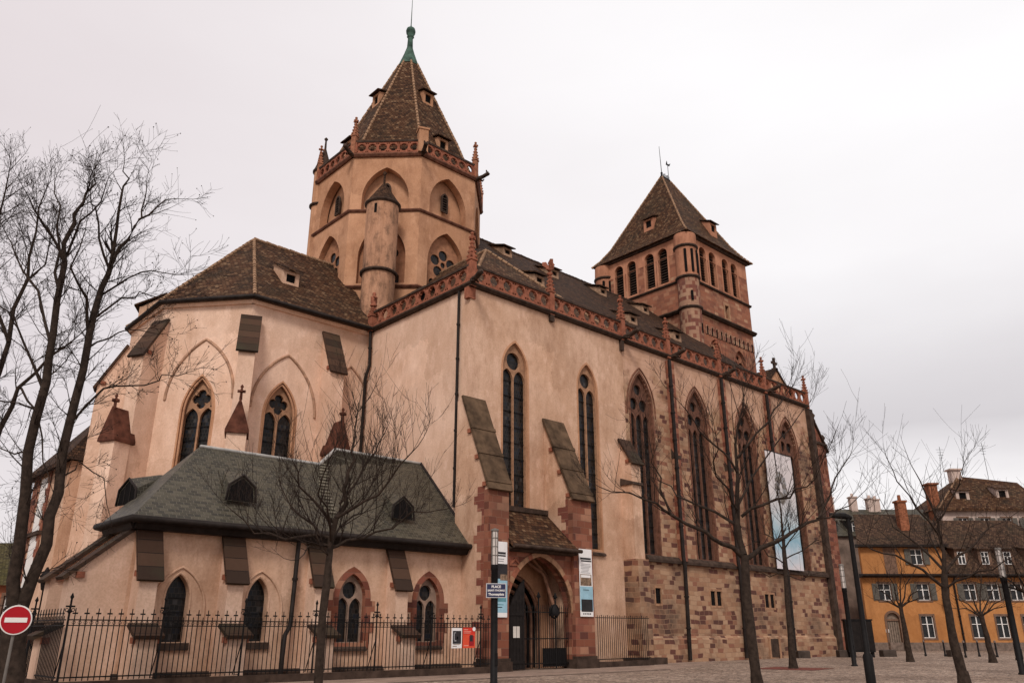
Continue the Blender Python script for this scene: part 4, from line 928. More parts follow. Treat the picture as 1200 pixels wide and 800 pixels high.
#MORE
# ------------------------------------------------------------------ iron fences
def fence(name, P0, P1, label, posts, z_rail=2.0, base=True, sp=.165, finials=True, hang=0):
    t = thing(name, (P0[0], P0[1], 0), label, 'fence', 'black iron fences along the church', math.atan2(P1[1] - P0[1], P1[0] - P0[0]))
    L = length(P0, P1)
    if base: m = MB(); m.box(-.05, L + .05, -.14, .14, 0, .26); m.build('kerb_wall', TRIMD, t)
    us = sorted([0.0] + posts + [L])
    for a, b in zip(us[:-1], us[1:]):
        if b - a < .3: continue
        m = MB(); k = max(2, round((b - a) / sp))
        m.box(a, b, -.022, .022, z_rail, z_rail + .035); m.box(a, b, -.022, .022, .36, .40)
        if finials: m.box(a, b, -.018, .018, z_rail - .16, z_rail - .13)
        for j in range(1, k):
            x = a + (b - a) * j / k; tall = finials and j % 2
            m.tube([(x, 0, .28), (x, 0, z_rail + (.32 if tall else .13))], .0165, 5)
            if tall: m.box(x - .075, x + .075, -.016, .016, z_rail + .185, z_rail + .23); m.box(x - .012, x + .012, -.012, .012, z_rail + .3, z_rail + .36)
            if finials: m.tube([(x + .05 * math.cos(q * 1.0472), 0, z_rail - .06 + .05 * math.sin(q * 1.0472)) for q in range(7)], .009, 4, 0, False)
            elif j % 3 == 0: m.box(x - .03, x + .03, -.01, .01, z_rail + .1, z_rail + .15)
        m.build('panel', IRON, t)
    for u in posts:
        m = MB(); m.tube([(u, 0, .2), (u, 0, 2.66)], [.04, .03], 6); m.lathe([(.03, 2.2), (.09, 2.26), (.03, 2.32)], 8, (u, 0)); m.box(u - .13, u + .13, -.02, .02, 2.38, 2.43)
        m.box(u - .02, u + .02, -.13, .13, 2.38, 2.43); m.lathe([(.02, 2.6), (.06, 2.68), (.01, 2.8)], 6, (u, 0))
        for s_ in (-1, 1): m.tube([(u + s_ * (.09 + .05 * math.cos(q)), 0, 2.3 + .05 * math.sin(q)) for q in (0, 1, 2, 3, 4, 5, 6.28)], .012, 4, 0, False)
        m.tube([(u, .04, .3), (u, .5, .28), (u, .04, 1.3)], .02, 5); m.build('post', IRON, t)
    return t
fence('iron_fence', (7.5, 28.1), (24.85, 28.1), 'long black iron fence with cross finials in front of the slate-roofed sacristy', [.04, 2.9, 5.7, 8.5, 11.2, 13.9, 16.6])
fence('iron_fence', (7.5, 44), (7.5, 28.25), 'black iron fence running back beside the tree on the left', [4.0, 8.0, 12.0])
fence('iron_fence', (32.35, 28.75), (36.9, 28.9), 'plain black iron railing between the porch and the stone pier', [], 2.35, True, .16, False)

# posters hung on the fence
def flat_sheet(name, M, wd, h, cells, mats, label, cat, group=None, frame_=True):
    """printed sheet with real thickness: `cells` are (x0,x1,z0,z1,material index) fields in 0..1"""
    m = MB(); m.box(0, wd, .0, .02, 0, h, 0); k = 0
    for x0, x1, z0, z1, mi in cells:
        k += 1; m.box(x0 * wd, x1 * wd, -.003 - .001 * (k % 5), .001, z0 * h, z1 * h, mi)
    o = m.build(name, mats, None, M); return tag(o, label, cat, group)
PRED = plain('red_print', (.62, .045, .028), .5, .15); PDRK = plain('dark_print', (.03, .028, .03), .5, .3); PGRY = plain('grey_print', (.30, .30, .31), .6, .2); PBLU = plain('pale_blue_print', (.30, .50, .60), .6, .15)
PTEA = plain('teal_print', (.10, .24, .28), .6, .3); PBRN = plain('brown_print', (.22, .15, .10), .6, .7, 9); PWHT = plain('white_banner', (.80, .79, .78), .65, .04, 2, bmp=.05); PDRD = plain('deep_red_print', (.33, .02, .025), .5, .3, 5)
flat_sheet('poster', Matrix.Translation((22.45, 28.04, 1.03)), .55, .80, [(.1, .92, .22, .86, 1), (.2, .28, .4, .76, 2), (.22, .4, .74, .79, 2), (.25, .45, .34, .40, 2), (.45, .62, .62, .76, 2), (.5, .62, .44, .58, 3), (.15, .8, .17, .2, 3), (.1, .5, .08, .11, 3)],
           [PWHT, PDRK, PGRY, PBRN], 'white poster with a black picture hung on the fence', 'poster', 'posters on the fence')
ps = [(.0, 1, .0, .66, 1), (.5, .9, .1, .6, 2), (.56, .8, .32, .64, 3), (.06, .6, .72, .75, 4), (.06, .66, .79, .82, 4), (.06, .4, .88, .92, 4), (.08, .45, .1, .14, 4)]
flat_sheet('poster', Matrix.Translation((23.06, 28.04, 1.03)), .68, .82, ps, [PRED, plain('orange_red_print', (.68, .085, .04), .5, .1), PDRD, PDRK, plain('pink_print', (.75, .33, .25), .5, .1)], 'bright red poster hung on the fence beside the drainpipe', 'poster', 'posters on the fence')
o = bpy.data.objects['poster.001']; m = MB(); m.lathe([(.085, 0), (.085, .012)], 14); m.build('round_sticker', PWHT, o, WM[o.name] @ Matrix.Translation((.6, -.008, .76)) @ Matrix.Rotation(R(90), 4, 'X'))
# banners on the porch piers
def text_rows(z0, z1, k, x0=.1, x1=.9, mi=2):
    r = random.Random(k * 31 + int(z0 * 100)); out = []
    for i in range(k):
        z = z0 + (z1 - z0) * i / k; a = x0 + r.uniform(0, .08); b = x1 - r.uniform(0, .22); out.append((a, b, z, z + (z1 - z0) / k * .34, mi))
    return out
bm = [PWHT, PDRK, PGRY, PBLU, PTEA, PBRN]
c1 = [(.0, 1, .06, .50, 3), (.08, .92, .2, .33, 4), (.3, 1, .5, .70, 1), (.55, 1, .48, .56, 5), (.5, .8, .60, .68, 5), (.15, .9, .83, .86, 1), (.3, .9, .80, .82, 1)] + text_rows(.73, .79, 2) + text_rows(.09, .19, 3, .15, .85, 4) + text_rows(.36, .46, 3, .3, .9, 1)
c2 = [(.05, .92, .45, .62, 5), (.1, .85, .57, .61, 0), (.0, 1, .09, .44, 3), (.08, .95, .07, .25, 1), (.33, .62, .2, .27, 5), (.47, .53, .12, .22, 0), (.08, .92, .84, .87, 1), (.15, .95, .81, .83, 1)] + text_rows(.64, .79, 7) + text_rows(.33, .41, 3, .2, .8, 1) + [(.2 + .13 * k, .28 + .13 * k, .03, .05, 1) for k in range(5)]
flat_sheet('banner', Matrix.Translation((25.05, 28.5, 2.3)), .98, 3.35, c1, bm, 'tall banner with a blue lower half on the left porch pier behind the street sign', 'banner', 'banners on the porch piers')
flat_sheet('banner', Matrix.Translation((30.98, 28.5, 2.4)), .96, 3.28, c2, bm, 'tall banner with a dark figure picture on the right porch pier', 'banner', 'banners on the porch piers')
# the big banner hung on the nave
t = thing('nave_banner', (X0 + 28.2, 30.2, 5.9), 'huge white and blue banner hanging on the nave between two windows', 'banner', rz=0)
m, n, b = material('banner_print', .7, .2); p = n('ShaderNodeTexCoord', 3)
sz = m.node_tree.nodes.new('ShaderNodeSeparateXYZ'); link(m, p, sz.inputs[0])
zz = n.m('DIVIDE', sz.outputs[2], 8.5)
col = n.ramp(n.m('ADD', zz, n.m('MULTIPLY', n.m('SUBTRACT', n.noise(p, .8, 6, .65), .5), .3)), [(0.0, (.70, .66, .68)), (.10, (.55, .62, .68)), (.22, (.24, .42, .52)), (.36, (.40, .54, .60)), (.48, (.54, .57, .59)), (.66, (.62, .585, .585)), (1, (.66, .615, .615))])
link(m, col, b.inputs['Base Color'])
mb = MB(); mb.raw([(x * 3.75 / 6, -.02 * math.sin(x) - .03 * (z % 2), z * 8.5 / 8) for z in range(9) for x in range(7)] + [(x * 3.75 / 6, .03 - .02 * math.sin(x) - .03 * (z % 2), z * 8.5 / 8) for z in range(9) for x in range(7)],
               [(z * 7 + x, z * 7 + x + 1, z * 7 + x + 8, z * 7 + x + 7) for z in range(8) for x in range(6)] + [(63 + z * 7 + x, 63 + z * 7 + x + 7, 63 + z * 7 + x + 8, 63 + z * 7 + x + 1) for z in range(8) for x in range(6)])
mb.build('sheet', m, t)
mb = MB(); r_ = random.Random(5)                # printed grey ornament: an oval wreath of small strokes
for k in range(170):
    q = r_.uniform(0, 6.283); e = r_.uniform(.45, 1.0); x, z = 1.7 + .78 * e * math.cos(q), 5.9 + 1.15 * e * math.sin(q); s = r_.uniform(.05, .16)
    mb.box(x - s, x + s, -.075 - .0008 * k / 10, -.06, z - s * .7, z + s * .7, r_.choice((0, 0, 1)))
mb.build('printed_wreath', [plain('wreath_print', (.17, .15, .13), .6, .5, 8), PGRY], t)
m = MB(); m.tube([(-.05, 0, 8.5), (3.8, 0, 8.5)], .04, 6); m.build('hanging_rod', GUT, t)

# ------------------------------------------------------------------ street furniture
GLW = plain('frosted_lamp_glass', (.55, .50, .46), .35, .12, 5, spec=.5, bmp=0)
def light_column(loc, label):
    t = thing('light_column', (loc[0], loc[1], 0), label, 'street lamp', 'tall light columns on the square')
    m = MB(); m.lathe([(.17, 0), (.17, .05), (.125, .08), (.12, 3.7), (.135, 3.72), (.135, 3.9)], 14); m.box(-.06, .06, -.13, -.11, .6, 1.0); m.build('column', IRON, t)
    m = MB(); m.lathe([(.105, 3.9), (.105, 5.08)], 14); m.build('lamp_glass', GLW, t)
    m = MB()
    for k in range(6): q = k * math.pi / 3; m.tube([(.12 * math.cos(q), .12 * math.sin(q), 3.88), (.12 * math.cos(q), .12 * math.sin(q), 5.1)], .012, 4)
    for z in (4.2, 4.5, 4.8): m.lathe([(.112, z), (.125, z + .01), (.112, z + .03)], 12)
    m.lathe([(.14, 5.06), (.14, 5.12), (.02, 5.16)], 14); m.build('cage', plain('zinc_grey', (.16, .145, .13), .5, .2) if 'zinc_grey' not in MATS else MATS['zinc_grey'], t)
    return t
lc = light_column((19.35, 21.85), 'light column carrying the blue street sign in front of the porch')
light_column((43.7, 20.9), 'thin dark light column by the west corner of the church'); light_column((40.1, 12.0), 'light column at the right edge of the square')
def text(name, body, size, mat, par, M, ext=.002):
    cu = bpy.data.curves.new(name, 'FONT'); cu.body = body; cu.size = size; cu.align_x = 'CENTER'; cu.align_y = 'CENTER'; cu.extrude = ext; cu.offset = size * .035
    tmp = bpy.data.objects.new('tmp', cu); C.objects.link(tmp); dg = bpy.context.evaluated_depsgraph_get(); dg.update()
    me = bpy.data.meshes.new_from_object(tmp.evaluated_get(dg)); bpy.data.objects.remove(tmp)
    me.materials.clear(); me.materials.append(mat); o = bpy.data.objects.new(name, me); C.objects.link(o); place(o, par, M); return o
PNAVY = plain('navy_enamel', (.012, .018, .065), .35, .1, 3, spec=.5, bmp=0)
Ms = Matrix.Translation((19.35, 21.85, 3.02)) @ Matrix.Rotation(PS - R(90) + R(8), 4, 'Z')
m = MB(); m.box(-.31, .39, -.17, -.15, -.24, .24, 0); m.box(-.285, .365, -.176, -.169, -.215, .215, 1); m.box(-.1, .1, -.15, -.1, -.1, .1, 2); sg = m.build('street_sign', [plain('sign_edge', (.55, .55, .56), .4, .1), PNAVY, IRON], lc, Ms)
for body, z, s in (('PLACE', .125, .115), ('SAINT-THOMAS', .0, .084), ('Thomasplatz', -.125, .108)): text('lettering', body, s, WHITE, sg, Ms @ Matrix.Translation((.04, -.178, z)) @ Matrix.Rotation(R(90), 4, 'X'))
# no-entry sign
t = thing('no_entry_sign', (4.27, 19.55, 0), 'round red no entry sign with a white bar on a post by the left trees', 'road sign', rz=PS - R(90) + R(28))
m = MB(); m.tube([(0, .05, 0), (0, .05, 2.2)], .03, 8); m.build('post', MATS['zinc_grey'], t)
Md = WM[t.name] @ Matrix.Translation((0, 0, 1.89)) @ Matrix.Rotation(R(90), 4, 'X')
m = MB(); m.lathe([(.283, -.01), (.288, .005), (.283, .02)], 36, (0, 0), 0, False); m.build('rim', WHITE, t, Md)
m = MB(); m.lathe([(.262, .0), (.262, .026)], 36, (0, 0), 0, False); dsk = m.build('disc', plain('sign_red', (.36, .012, .02), .4, .08, 3, bmp=0), t, Md)
m = MB(); m.box(-.2, .2, -.046, .046, .02, .031); m.build('bar', WHITE, dsk, Md)
# bent street lamp with a flat head
t = thing('street_lamp', (28.64, 13.2, 0), 'slim dark street lamp with a flat head turned to the church', 'street lamp')
m = MB(); m.lathe([(.16, 0), (.16, .9), (.1, 1.0), (.085, 3.2), (.075, 5.55)], 12); m.build('post', IRON, t)
m = MB(); d = Vector((-.55, .62, 0)).normalized(); m.tube([Vector((0, 0, 5.5)) + d * -.12, Vector((0, 0, 5.58)) + d * .1, Vector((0, 0, 5.62)) + d * .62], [.07, .12, .09], 10); m.build('lamp_head', IRON, t)
# information cabinet by the church corner
t = thing('cabinet', (59.2, 27.6, 0), 'black street cabinet beside the west corner of the church', 'cabinet', rz=PS - R(90))
m = MB(); m.box(-.95, .95, 0, .5, .35, 2.45); m.box(-1.0, 1.0, -.04, .54, 2.45, 2.55); m.build('body', IRON, t)
m = MB(); m.box(-.88, -.01, -.03, 0, .45, 2.38); m.box(.01, .88, -.03, 0, .45, 2.38); m.build('door', WOODD, t)
for s_ in (-.8, .8): m = MB(); m.box(s_ - .08, s_ + .08, .1, .4, 0, .35); m.build('leg', IRON, t)
# old round-headed lantern by the left trees
t = thing('lantern_post', tuple(at(30, 800, 31))[:2] + (0,), 'black lantern on a slim post behind the left trees', 'street lamp')
m = MB(); m.lathe([(.1, 0), (.1, .5), (.045, .6), (.04, 3.1), (.1, 3.15)], 8); m.build('post', IRON, t)
m = MB(); m.lathe([(.1, 3.15), (.2, 3.6), (.22, 3.62), (.1, 3.8), (.03, 3.95)], 6); m.build('lantern', WOODD, t)

def stone_block(px, py, wd, lab):
    p = at(px, py, 1); k = -EYE / (p.z - EYE); x, y = p.x * k, p.y * k
    m = MB(); z = .48; a = wd / 2
    rs = [[(-a, -.3, 0), (a, -.3, 0), (a, .3, 0), (-a, .3, 0)], [(-a, -.3, z - .05), (a, -.3, z - .05), (a, .3, z - .05), (-a, .3, z - .05)], [(-a + .05, -.25, z), (a - .05, -.25, z), (a - .05, .25, z), (-a + .05, .25, z)]]
    o = m.rings(rs).build('stone_block', DKS, None, Matrix.Translation((x, y, 0)) @ Matrix.Rotation(PS - R(90) + rnd.uniform(-.15, .15), 4, 'Z'))
    tag(o, lab, 'stone block', 'dark stone blocks on the square')
DKS = plain('dark_block_stone', (.06, .045, .037), .9, .4, 2, bmp=.5)
for px, py, wd, lab in ((871, 771.5, .95, 'dark stone block beside the nearest tree trunk on the square'), (941, 770.5, .85, 'dark stone block behind the small tree in its red bed'), (992, 769.5, 1.2, 'dark stone block under the black cabinet'),
                        (1041, 769, 1.0, 'dark stone block by the door of the yellow house'), (1117, 769, .6, 'small stone block under the yellow house drainpipe')):
    stone_block(px, py, wd, lab)
# bollards in front of the yellow house
bo = None
labs = ['slim black bollard with pale cap under the ground floor window left of the drainpipe', 'slim black bollard right beside that window, just left of the tree', 'slim black bollard close to the yellow house drainpipe', 'slim black bollard left of the second small tree', 'slim black bollard right of the second small tree', 'slim black bollard nearest the right edge of the square']
for (px, py), lab in zip(((1085, 768.3), (1108, 768.6), (1132, 770), (1148, 768.8), (1169, 769.5), (1192, 773)), labs):
    p = at(px, py, 1); k = -EYE / (p.z - EYE); loc = (p.x * k, p.y * k, 0)
    if bo is None:
        bo = thing('bollard', loc, lab, 'bollard', 'bollards in front of the yellow house')
        m = MB(); m.lathe([(.09, 0), (.09, .12), (.065, .15), (.06, .98)], 10); m.build('post', IRON, bo)
        m = MB(); m.lathe([(.07, .98), (.075, 1.06), (.05, 1.12), (.0, 1.13)], 10); m.build('cap', STONE, bo)
    else: copy_thing(bo, loc, label=lab)

# ------------------------------------------------------------------ houses on the square
HROOF = tiles('house_roof_tile', [(0, (.075, .044, .030)), (.3, (.10, .058, .038)), (.55, (.055, .033, .024)), (.8, (.13, .078, .05))], .24, .21)
OCH = plaster('ochre_house_plaster', (.49, .225, .083), (.43, .185, .063), (.28, .12, .045), .5)
CRM = plaster('pale_house_plaster', (.62, .50, .44), (.54, .42, .36), (.36, .27, .23), .5)
SHUT = plain('grey_shutter', (.11, .10, .085), .7, .2, 3); SURR = plain('window_stone', (.16, .095, .065), .85, .3, 3)
YD = Vector((math.sin(PS), -math.cos(PS))); Y0 = Vector((80.31, 37.91))
YF = Matrix.Translation((Y0.x, Y0.y, 0)) @ Matrix.Rotation(math.atan2(YD.y, YD.x), 4, 'Z')
yh = thing('yellow_house', (*(Y0 + YD * 10), 0), 'ochre yellow town house with grey shutters and dark tiled roofs across the square', 'house')
fw = [3.5, 7.3, 11.9, 14.2, 16.5, 18.9, 21.3]; gw = [7.2, 12.05, 14.5, 17.1, 19.6, 22.1]
m = MB(); hs = [rect(u - .62, u + .62, 4.62, 6.2) for u in fw] + [rect(u - .6, u + .6, 1.15, 3.2) for u in gw] + [rarch(3.85, 1.25, .05, 2.85, 6)]
m.prism([(1.35, 0), (25, 0), (25, 6.9), (1.35, 6.9)], 0, .4, 0, hs); m.ext([(1.36, .4), (25, .4), (25, 9), (5.6, 9)], 0, 6.9)
m.build('wall', OCH, yh, YF)
m = MB(); m.box(1.3, 25, -.05, .02, 0, .75); m.build('plinth', STONE, yh, YF)
def house_win(par, F, u, z0, z1, wd, shut=True, y=0.0, surround=True, fr=None):
    o = MB(); a = wd / 2
    o.box(u - a, u + a, y + .22, y + .25, z0, z1, 1)
    o.prism(rect(u - a, u + a, z0, z1), y + .14, y + .2, 0, [rect(u + s - .0 + .05 if s >= 0 else u - a + .06, u + a - .06 if s >= 0 else u - .05, q0_, q1_) for s in (-1, 0) for q0_, q1_ in ((z0 + .06, z0 + (z1 - z0) * .6), (z0 + (z1 - z0) * .6 + .06, z1 - .06))])
    w_ = o.build('window', [fr or WHITE, GLH], par, F)
    if surround: MB().prism(rect(u - a - .16, u + a + .16, z0 - .18, z1 + .16), y - .04, y + .1, 0, [rect(u - a + .002, u + a - .002, z0 + .002, z1 - .002)]).build('surround', SURR, w_)
    if shut:
        for s in (-1, 1):
            q = MB(); x0, x1 = sorted((u + s * (a + .04), u + s * (a + .62))); q.box(x0, x1, y - .09, y - .05, z0, z1)
            for k in range(9): q.box(x0 + .06, x1 - .06, y - .105, y - .09, z0 + .1 + k * (z1 - z0 - .1) / 9, z0 + .17 + k * (z1 - z0 - .1) / 9)
            q.build('shutter', SHUT, w_)
    return w_
for u in fw: house_win(yh, YF, u, 4.62, 6.2, 1.24)
for u in gw: house_win(yh, YF, u, 1.15, 3.2, 1.2, False)
m = MB(); m.prism(rarch(3.85, 1.24, .05, 2.85, 6), .25, .3, 0)
for k in range(-2, 3): m.box(3.85 + k * .22 - .012, 3.85 + k * .22 + .012, .22, .25, .1, 2.7, 1)
m.prism(grow(rarch(3.85, 1.25, .0, 2.85, 6), 3.85, 2.85, .2), -.05, .15, 2, [grow(rarch(3.85, 1.24, .03, 2.85, 6), 3.85, 2.85, -.002)]); m.box(3.2, 4.5, .15, .22, 2.72, 2.9, 2); m.build('door', [plain('weathered_door', (.20, .15, .115), .8, .3, 4), WOODD, SURR], yh, YF)
m = MB(); m.box(3.0, 3.3, -.03, 0, 1.65, 1.95); m.build('name_plate', WHITE, yh, YF)
m = MB(); m.rings([[(x, -.6, 6.85), (x, .1, 6.75), (x, .1, 7.15), (x, -.6, 7.05)] for x in (1.2, 25)]); m.tube([(1.2, -.65, 6.95), (25, -.65, 6.95)], .1, 8); m.build('eaves', GUT, yh, YF)
m = MB(); m.prism(rect(1.6, 9.9, 7.0, 9.9), .02, .4, 0, [rect(6.6, 7.8, 8.0, 9.5)]); m.ext([(1.61, .4), (9.9, .4), (9.9, 8), (5.4, 8)], 7, 9.9); m.build('upper_wall', OCH, yh, YF)
m = MB(); m.box(3.9, 5.1, -.02, .02, 7.1, 9.8); m.build('upper_panel', SURR, yh, YF)
house_win(yh, YF, 7.2, 8.0, 9.5, 1.2)
m = MB(); m.raw([(1.2, -.5, 9.8), (10.3, -.5, 9.8), (10.3, 4.2, 13.5), (3.2, 4.2, 13.5), (5.6, 9, 9.8), (10.3, 9, 9.8), (1.2, -.5, 10), (10.3, -.5, 10)], [(0, 1, 2, 3), (3, 2, 5, 4), (0, 3, 4)]); m.rings([[(x, -.6, 9.7), (x, .1, 9.65), (x, .1, 10), (x, -.6, 9.92)] for x in (1.2, 10.2)], 1); m.build('roof', [HROOF, GUT], yh, YF)
m = MB(); m.raw([(9.9, -.6, 7.0), (25, -.6, 7.0), (20.0, 4.4, 12.9), (10.2, 4.4, 12.9), (9.9, 9, 7.0), (25, 9, 7.0)], [(0, 1, 2, 3), (3, 2, 5, 4), (0, 3, 4), (1, 5, 2)])
m.raw([(25, -.6, 7.0)], []); r2 = m.build('roof', HROOF, yh, YF)
for u in (11.8, 14.15, 16.4, 19.0):
    d_ = dormer(r2, YF @ Matrix.Translation((u, .25, 7.85)), 1.3, 1.65, 1.9, .35, [SURR, HROOF, DARK])
    house_win(d_, YF @ Matrix.Translation((u, .25, 7.85)), 0, .2, 1.42, .74, False, -.15, False)
m = MB(); m.box(6.9, 7.8, 1.6, 2.4, 11.5, 14.4); m.box(6.8, 7.9, 1.5, 2.5, 14.4, 14.6); m.lathe([(.2, 14.6), (.16, 15.2)], 8, (7.35, 2)); m.build('chimney', plain('orange_brick', (.25, .095, .05), .9, .5, 4), yh, YF)
pipe(yh, [tuple(YF @ Vector((10.35, -.6, 6.9))), tuple(YF @ Vector((10.35, -.12, 6.3))), tuple(YF @ Vector((10.4, -.12, 0)))], .09)
m = MB(); m.tube([(9.0, 0, 4.6), (9.0, -.6, 4.75)], .03, 5); m.lathe([(.02, 4.9), (.2, 4.75), (.24, 4.6), (.13, 4.0), (.05, 3.92)], 6, (9.0, -.6)); m.build('wall_lantern', IRON, yh, YF)
m = MB(); m.box(9.0, 9.6, -.04, -.01, 2.75, 3.1); m.build('name_plate', PNAVY, yh, YF)
# slate-roofed house behind
BF = Matrix.Translation(YF.translation + Vector((math.cos(PS), math.sin(PS), 0)) * 14) @ Matrix.Rotation(math.atan2(YD.y, YD.x), 4, 'Z')
bh = thing('slate_roofed_house', tuple(BF @ Vector((11, 4, 0))), 'grey slate roofed house with white dormers behind the yellow house', 'house')
m = MB(); m.box(2, 17.4, 0, 8, 0, 12.3); m.build('wall', plain('grey_house_plaster', (.17, .125, .10), .9, .4, 1), bh, BF)
m = MB(); m.raw([(1.6, -.4, 12.3), (17.8, -.4, 12.3), (17.8, 4, 16), (1.6, 4, 16), (1.6, 8.4, 12.3), (17.8, 8.4, 12.3)], [(0, 1, 2, 3), (3, 2, 5, 4), (0, 3, 4), (1, 5, 2)]); m.build('roof', SLATE, bh, BF)
for u in (4.6, 7.5, 10.2, 13):
    d_ = dormer(bh, BF @ Matrix.Translation((u, .3, 12.6)), 1.7, 1.5, 1.7, .2, [plain('slate_cheek', (.05, .048, .045), .7, .2) if 'slate_cheek' not in MATS else MATS['slate_cheek'], SLATE, DARK])
    house_win(d_, BF @ Matrix.Translation((u + .1, .3, 12.6)), 0, .15, 1.35, .9, False, -.16, False)
for u, z in ((6.3, 17.3), (9.2, 17.4), (11.3, 17.2), (12.0, 17.1)):
    m = MB(); m.box(u - .4, u + .4, 3.6, 4.4, 15, z); m.box(u - .48, u + .48, 3.5, 4.5, z, z + .15); m.lathe([(.2, z + .1), (.16, z + .55)], 8, (u, 4)); m.build('chimney', CRM, bh, BF)
# pale house with a hipped roof, behind on the right
ph = thing('pale_house', tuple(BF @ Vector((24, 4, 0))), 'tall pale house with a brown hipped roof and chimneys rising behind the yellow roof', 'house')
m = MB(); m.box(17.9, 30, 0, 9, 0, 15.6); m.build('wall', CRM, ph, BF)
m = MB(); m.raw([(17.4, -.6, 15.5), (30.5, -.6, 15.5), (30.5, 9.5, 15.5), (17.4, 9.5, 15.5), (23.2, 4.4, 20.2), (30.5, 4.4, 19.4), (17.4, -.6, 15.2), (30.5, -.6, 15.2)], [(0, 1, 5, 4), (3, 0, 4), (2, 3, 4, 5), (0, 6, 7, 1)]); r3 = m.build('roof', TILE, ph, BF)
m = MB(); ridge_line(m, (17.4, -.6, 15.5), (23.2, 4.4, 20.2)); m.build('hip_tiles', RIDGE, r3, BF)
dormer(r3, BF @ Matrix.Translation((21.4, 1.0, 16.6)), 1.6, 1.2, 1.6, .6, [CRM, TILE, DARK]); dormer(r3, BF @ Matrix.Translation((26.5, 1.4, 16.9)), 1.5, 1.2, 1.5, .6, [CRM, TILE, DARK])
m = MB(); m.box(17.6, 18.6, 1.2, 2.4, 14.2, 18.6); m.box(17.4, 18.8, 1.0, 2.6, 18.6, 18.8); m.build('chimney', MATS['orange_brick'], ph, BF)
m = MB(); m.box(22.2, 23.4, 4, 5, 18.5, 20.9); m.box(22.0, 23.6, 3.8, 5.2, 20.9, 21.1); m.build('chimney', CRM, ph, BF)
for u in (20.2, 22.8, 25.4, 28): house_win(ph, BF, u, 12.6, 14.4, 1.1, True, -.26)
m = MB(); m.rings([[(x, -1.4, 12.1), (x, .0, 11.9), (x, .0, 12.5), (x, -1.4, 12.3)] for x in (24, 30)]); m.build('canopy_roof', HROOF, ph, BF)
for u, z in ((21.5, 24.0), (27, 24.5)):
    m = MB(); m.tube([(u, 4.4, 19), (u, 4.4, z)], .03, 4)
    for k in range(4): m.box(u - .5 + .08 * k, u + .5 - .08 * k, 4.38, 4.42, z - .4 - .35 * k, z - .37 - .35 * k)
    m.build('aerial', IRON, r3, BF)
# small house far left
LP = at(2, 700, 52); LF = Matrix.Translation((LP.x, LP.y, 0)) @ Matrix.Rotation(PS - R(90), 4, 'Z')
lh = thing('mossy_roofed_house', (LP.x, LP.y, 0), 'small red house with a mossy tiled roof far off at the left edge', 'house')
m = MB(); m.box(-16, 3.4, 0, 8, 0, 4.6); m.build('wall', plaster('red_house_plaster', (.42, .16, .09), (.36, .13, .07), (.2, .08, .05), .3), lh, LF)
m = MB(); m.raw([(-16.5, -.5, 4.4), (3.9, -.5, 4.4), (3.9, 4, 7.4), (-16.5, 4, 7.4), (-16.5, 8.5, 4.4), (3.9, 8.5, 4.4)], [(0, 1, 2, 3), (3, 2, 5, 4), (0, 3, 4), (1, 5, 2)]); m.build('roof', tiles('mossy_tile', [(0, (.09, .075, .035)), (.4, (.06, .05, .03)), (.7, (.12, .10, .05))], .2, .18, moss=(.08, .075, .02)), lh, LF)
for u in (-6, -2.5, .9): house_win(lh, LF, u, 2.2, 3.8, 1.2, False, -.26)

# ------------------------------------------------------------------ bare trees
def sprout(m, rg, p, d, L, r, lvl, up=.18, seeds=0.0, wob=.16, kids=(3, 5)):
    """a twig growing from p in direction d, with side twigs"""
    k = 4 if lvl > 0 else 3; pts = [Vector(p)]; rs = [r]; d = d.normalized()
    for i in range(k):
        d = (d + Vector((rg.gauss(0, wob), rg.gauss(0, wob), rg.gauss(up * .6, wob)))).normalized()
        pts.append(pts[-1] + d * (L / k)); rs.append(max(.0035, r * (1 - .75 * (i + 1) / k)))
    m.tube(pts, rs, 4 if r > .012 else 3, 0, False)
    if seeds and lvl == 0 and rg.random() < seeds:
        q = pts[-1]; s = rg.uniform(.012, .026); m.raw([q + Vector((s, 0, 0)), q + Vector((-s * .5, s, 0)), q + Vector((-s * .5, -s, 0)), q + Vector((0, 0, -s * 1.6))], [(0, 1, 2), (0, 3, 1), (1, 3, 2), (2, 3, 0)])
    if lvl > 0:
        for j in range(rg.randint(*kids)):
            t = rg.uniform(.15, .95); i = min(k - 1, int(t * k)); q = pts[i].lerp(pts[i + 1], t * k - i)
            ax = (pts[i + 1] - pts[i]).normalized(); side = ax.cross(Vector((rg.gauss(0, 1), rg.gauss(0, 1), rg.gauss(0, 1)))).normalized()
            a = rg.uniform(.5, 1.0); sprout(m, rg, q, ax * math.cos(a) + side * math.sin(a) + Vector((0, 0, up)), L * rg.uniform(.42, .72), max(.005, rs[i] * .62), lvl - 1, up, seeds, wob, kids)
